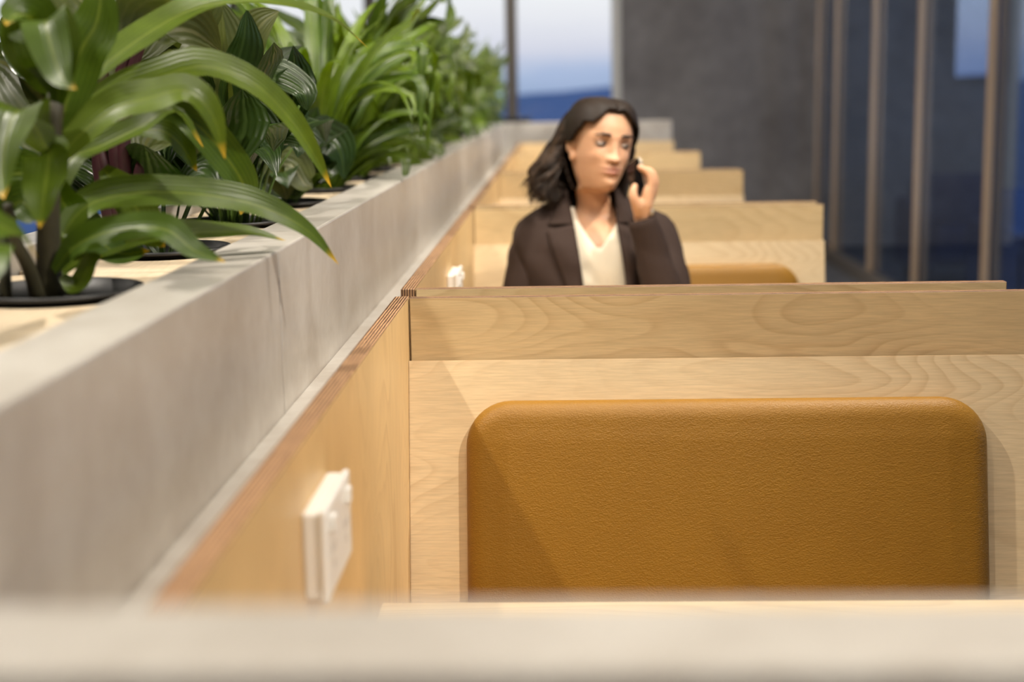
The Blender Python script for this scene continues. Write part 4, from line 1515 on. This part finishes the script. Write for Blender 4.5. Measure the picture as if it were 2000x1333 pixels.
    patch([((1203, 398), (1222, 392)), ((1203, 415), (1232, 412)), ((1204, 436), (1238, 436))], 0.004, 'collar')

    # ---------- hair
    def loc(x, y, z): return MH @ Vector((x, y, z))
    rnd = random.Random(3)
    # close cap over the scalp, cut along the hairline
    capv, capf, keep = [], [], {}
    def hairy(x, y, z):
        ax = abs(x)
        if z > 0.082 - 1.1 * max(0.0, ax - 0.018) and z > 0.05: return True
        if z > 0.088: return y > -0.052
        if z > 0.035: return y > -0.066 + (0.088 - z) * 0.45 + (0.0 if ax > 0.02 else 0.004)
        if z > 0.002 or (x > 0 and z > -0.03): return y > -0.040 + (0.035 - max(z, 0.0)) * 0.9
        if z > -0.035: return y > 0.030
        if z > -0.10: return y > 0.022
        return False
    for i in range(nH):
        for j, a in enumerate(al):
            fy, fz, by, bz_, w_, kj = allr[i]
            ca2, sa2 = math.cos(a), math.sin(a)
            q = (1 - math.copysign(abs(ca2) ** .92, ca2)) / 2
            x = w_ * math.copysign(abs(sa2) ** .92, sa2) * (1 - kj * max(0.0, ca2)); y = fy + (by - fy) * q; z = fz + (bz_ - fz) * q
            if hairy(x, y, z):
                nrm = Vector((x, y * 0.8, z)).normalized()
                off = 0.0105 if z > 0 else 0.016
                part = math.exp(-((x - 0.006) / 0.006) ** 2) * (0.006 if y < 0.03 else 0)
                keep[(i, j)] = len(capv)
                capv.append(MH @ (Vector((x, y, z)) + nrm * (off - part)))
    for i in range(nH - 1):
        for j in range(seg):
            k = (j + 1) % seg
            c4 = [(i, j), (i, k), (i + 1, k), (i + 1, j)]
            if all(c in keep for c in c4): capf.append(tuple(keep[c] for c in c4))
    if (0, 0) in keep: capf.append(tuple(keep[(0, j)] for j in range(seg))[::-1])
    hair = child('hair', mesh_from(capv, capf, [M_hair], True, 'hair'))
    mh = hair.modifiers.new('t', 'SOLIDIFY'); mh.thickness = 0.008; mh.offset = -1

    def strand(bm, pts, r, wave, turns, ph):
        q = catmull(pts, 26)
        out, rad = [], []
        for i, p in enumerate(q):
            t = i / 25
            amp = wave * max(0, t - 0.3) / 0.7
            o = Vector((math.sin(turns * 2 * PI * t + ph), math.cos(turns * 2 * PI * t + ph), 0.35 * math.sin(turns * 2 * PI * t + ph * 2))) * amp
            out.append(MH @ (Vector(p) + o))
            rad.append(r * (0.75 + 0.25 * math.sin(PI * min(1, t * 1.1))) * (1 if t < 0.85 else (1 - (t - 0.85) / 0.15 * 0.7)))
        tube(bm, out, rad, 6)

    def locks(n_, f, mt, nm):
        bm = bmesh.new()
        for _ in range(n_): f(bm)
        o = sub(nm, bm_done(bm, [mt], True, nm), hair)
        o['kind'] = 'stuff'

    def left_lock(rmul=1.0, out=0.0):
        def f(bm):
            u = rnd.random()                      # 0 temple, 1 back of the head
            y0 = -0.055 + 0.12 * u
            side = -1
            yr = 0.020 + 0.075 * u + rnd.uniform(-.008, .008)
            ear_y = max(yr, 0.026)
            fl = rnd.uniform(0.2, 1.0) + out
            L_ = rnd.uniform(-0.150, -0.105) - 0.030 * rnd.random() * (1 - 0.4 * u)
            pts = [(-0.004, y0, 0.110 - 0.03 * abs(u - .4)), (-0.040, y0 + 0.012, 0.098 - 0.02 * abs(u - .4)), (-0.074, 0.4 * y0 + 0.6 * ear_y, 0.055),
                   (-0.086 - 0.006 * fl, ear_y, 0.010), (-0.091 - 0.020 * fl, ear_y + 0.006, -0.035), (-0.093 - 0.050 * fl, ear_y + 0.0, -0.085), (-0.088 - 0.056 * fl + rnd.uniform(-.02, .025), ear_y - 0.010 + rnd.uniform(-.02, .01), L_)]
            strand(bm, pts, rnd.uniform(0.0014, 0.0030) * rmul, rnd.uniform(0.013, 0.020), rnd.uniform(2.6, 3.2), 9 * u + 3 * fl + rnd.uniform(-.7, .7))
        return f

    def right_lock(bm):
        u = rnd.random()
        y0 = -0.055 + 0.12 * u
        ear_y = 0.000 + 0.09 * u
        fl = rnd.uniform(0, 0.6)
        pts = [(0.012, y0, 0.111 - 0.03 * abs(u - .4)), (0.046, y0 + 0.01, 0.097 - 0.02 * abs(u - .4)), (0.076, 0.45 * y0 + 0.55 * ear_y, 0.052),
               (0.086, ear_y, 0.006), (0.087 + 0.010 * fl, ear_y + 0.004, -0.045), (0.080 + 0.018 * fl, ear_y, -0.095), (0.070 + 0.02 * fl, ear_y - 0.012, rnd.uniform(-0.165, -0.115))]
        strand(bm, pts, rnd.uniform(0.002, 0.004), rnd.uniform(0.003, 0.008), rnd.uniform(1.5, 3), rnd.uniform(0, 6.28))

    def back_lock(bm):
        x0 = rnd.uniform(-0.075, 0.075)
        fl = rnd.uniform(0, 0.5)
        pts = [(x0 * 0.3, 0.05, 0.108), (x0 * 0.8, 0.095, 0.075), (x0 * 1.05, 0.118, 0.02), (x0 * 1.15, 0.118, -0.04), (x0 * (1.2 + fl * .3), 0.112, -0.10), (x0 * (1.2 + fl * .5), 0.100, rnd.uniform(-0.165, -0.12))]
        strand(bm, pts, rnd.uniform(0.004, 0.006), rnd.uniform(0.003, 0.008), 2.5, rnd.uniform(0, 6.28))

    locks(420, left_lock(), M_hair, 'hair_lock')
    locks(170, left_lock(0.8, 0.12), M_hair2, 'hair_lock')
    locks(200, right_lock, M_hair, 'hair_lock')
    locks(90, back_lock, M_hair, 'hair_lock')

    # ---------- trousers and shoes (below the table)
    bm = bmesh.new()
    ball(bm, (0.088, 3.83, 0.575), (0.165, 0.125, 0.11))
    for sg in (-1, 1):
        hx = 0.088 + sg * 0.085
        capsule(bm, [(hx, 3.83, 0.545), (hx + sg * 0.015, 3.60, 0.552), (hx + sg * 0.02, 3.43, 0.545)], [0.083, 0.074, 0.060], 10)
        capsule(bm, [(hx + sg * 0.02, 3.43, 0.54), (hx + sg * 0.02, 3.44, 0.32), (hx + sg * 0.02, 3.46, 0.10)], [0.060, 0.056, 0.046], 10)
    child('trousers', remesh_obj(bm, 0.011, 4, [M_trs], 'trousers'))
    for sg in (-1, 1):
        hx = 0.088 + sg * 0.105
        bm = bmesh.new()
        capsule(bm, [(hx, 3.48, 0.045), (hx, 3.40, 0.04), (hx, 3.30, 0.032)], [0.040, 0.040, 0.030], 8)
        ball(bm, (hx, 3.465, 0.085), (0.036, 0.042, 0.04))
        bm_box(bm, hx - 0.034, hx + 0.034, 3.28, 3.515, 0.0, 0.02)
        child('shoe', remesh_obj(bm, 0.006, 3, [M_shoe], 'shoe'))

    # ---------- phone in her hand
    topc = P(1237, 314, 3.62)
    ax_l = Vector((0.030, -0.040, -0.140)).normalized()           # top to bottom
    nrm = Vector((-0.90, -0.42, 0.0)); nrm = (nrm - ax_l * nrm.dot(ax_l)).normalized()
    ax_w = ax_l.cross(nrm).normalized()
    cen = topc + ax_l * 0.073
    bm = bmesh.new()
    bm_box(bm, -0.035, 0.035, -0.0038, 0.0038, -0.073, 0.073)
    vert_e = [e_ for e_ in bm.edges if abs(e_.verts[0].co.y - e_.verts[1].co.y) > 0.005]
    bmesh.ops.bevel(bm, geom=vert_e, offset=0.009, segments=5, affect='EDGES', profile=0.5)
    bm.normal_update()
    M_side = plain('pale_metal_phone_edge', lin(200, 186, 165), 0.3, 0.6, noise=0.03)
    M_face = plain('black_phone_glass', (0.006, 0.006, 0.007, 1), 0.12, noise=0.02)
    MP = Matrix(((ax_w.x, nrm.x, -ax_l.x, cen.x), (ax_w.y, nrm.y, -ax_l.y, cen.y), (ax_w.z, nrm.z, -ax_l.z, cen.z), (0, 0, 0, 1)))
    ph = empty('phone', cen)
    tag(ph, 'black phone with a pale metal edge in the woman\'s raised hand', 'phone')
    fr = bm_done(bm, [M_side], False, 'phone_frame'); fr.transform(MP)
    link('frame', fr, ph)
    for s, nm in ((1, 'screen'), (-1, 'back_glass')):
        bm = bmesh.new()
        bm_box(bm, -0.0335, 0.0335, 0.0, 0.0008, -0.0715, 0.0715)
        ve = [e_ for e_ in bm.edges if abs(e_.verts[0].co.y - e_.verts[1].co.y) > 0.0005]
        bmesh.ops.bevel(bm, geom=ve, offset=0.008, segments=5, affect='EDGES', profile=0.5)
        fm = bm_done(bm, [M_face], False, nm)
        fm.transform(MP @ Matrix.Translation((0, 0.0038 if s > 0 else -0.0046, 0)))
        link(nm, fm, ph)


build_person()
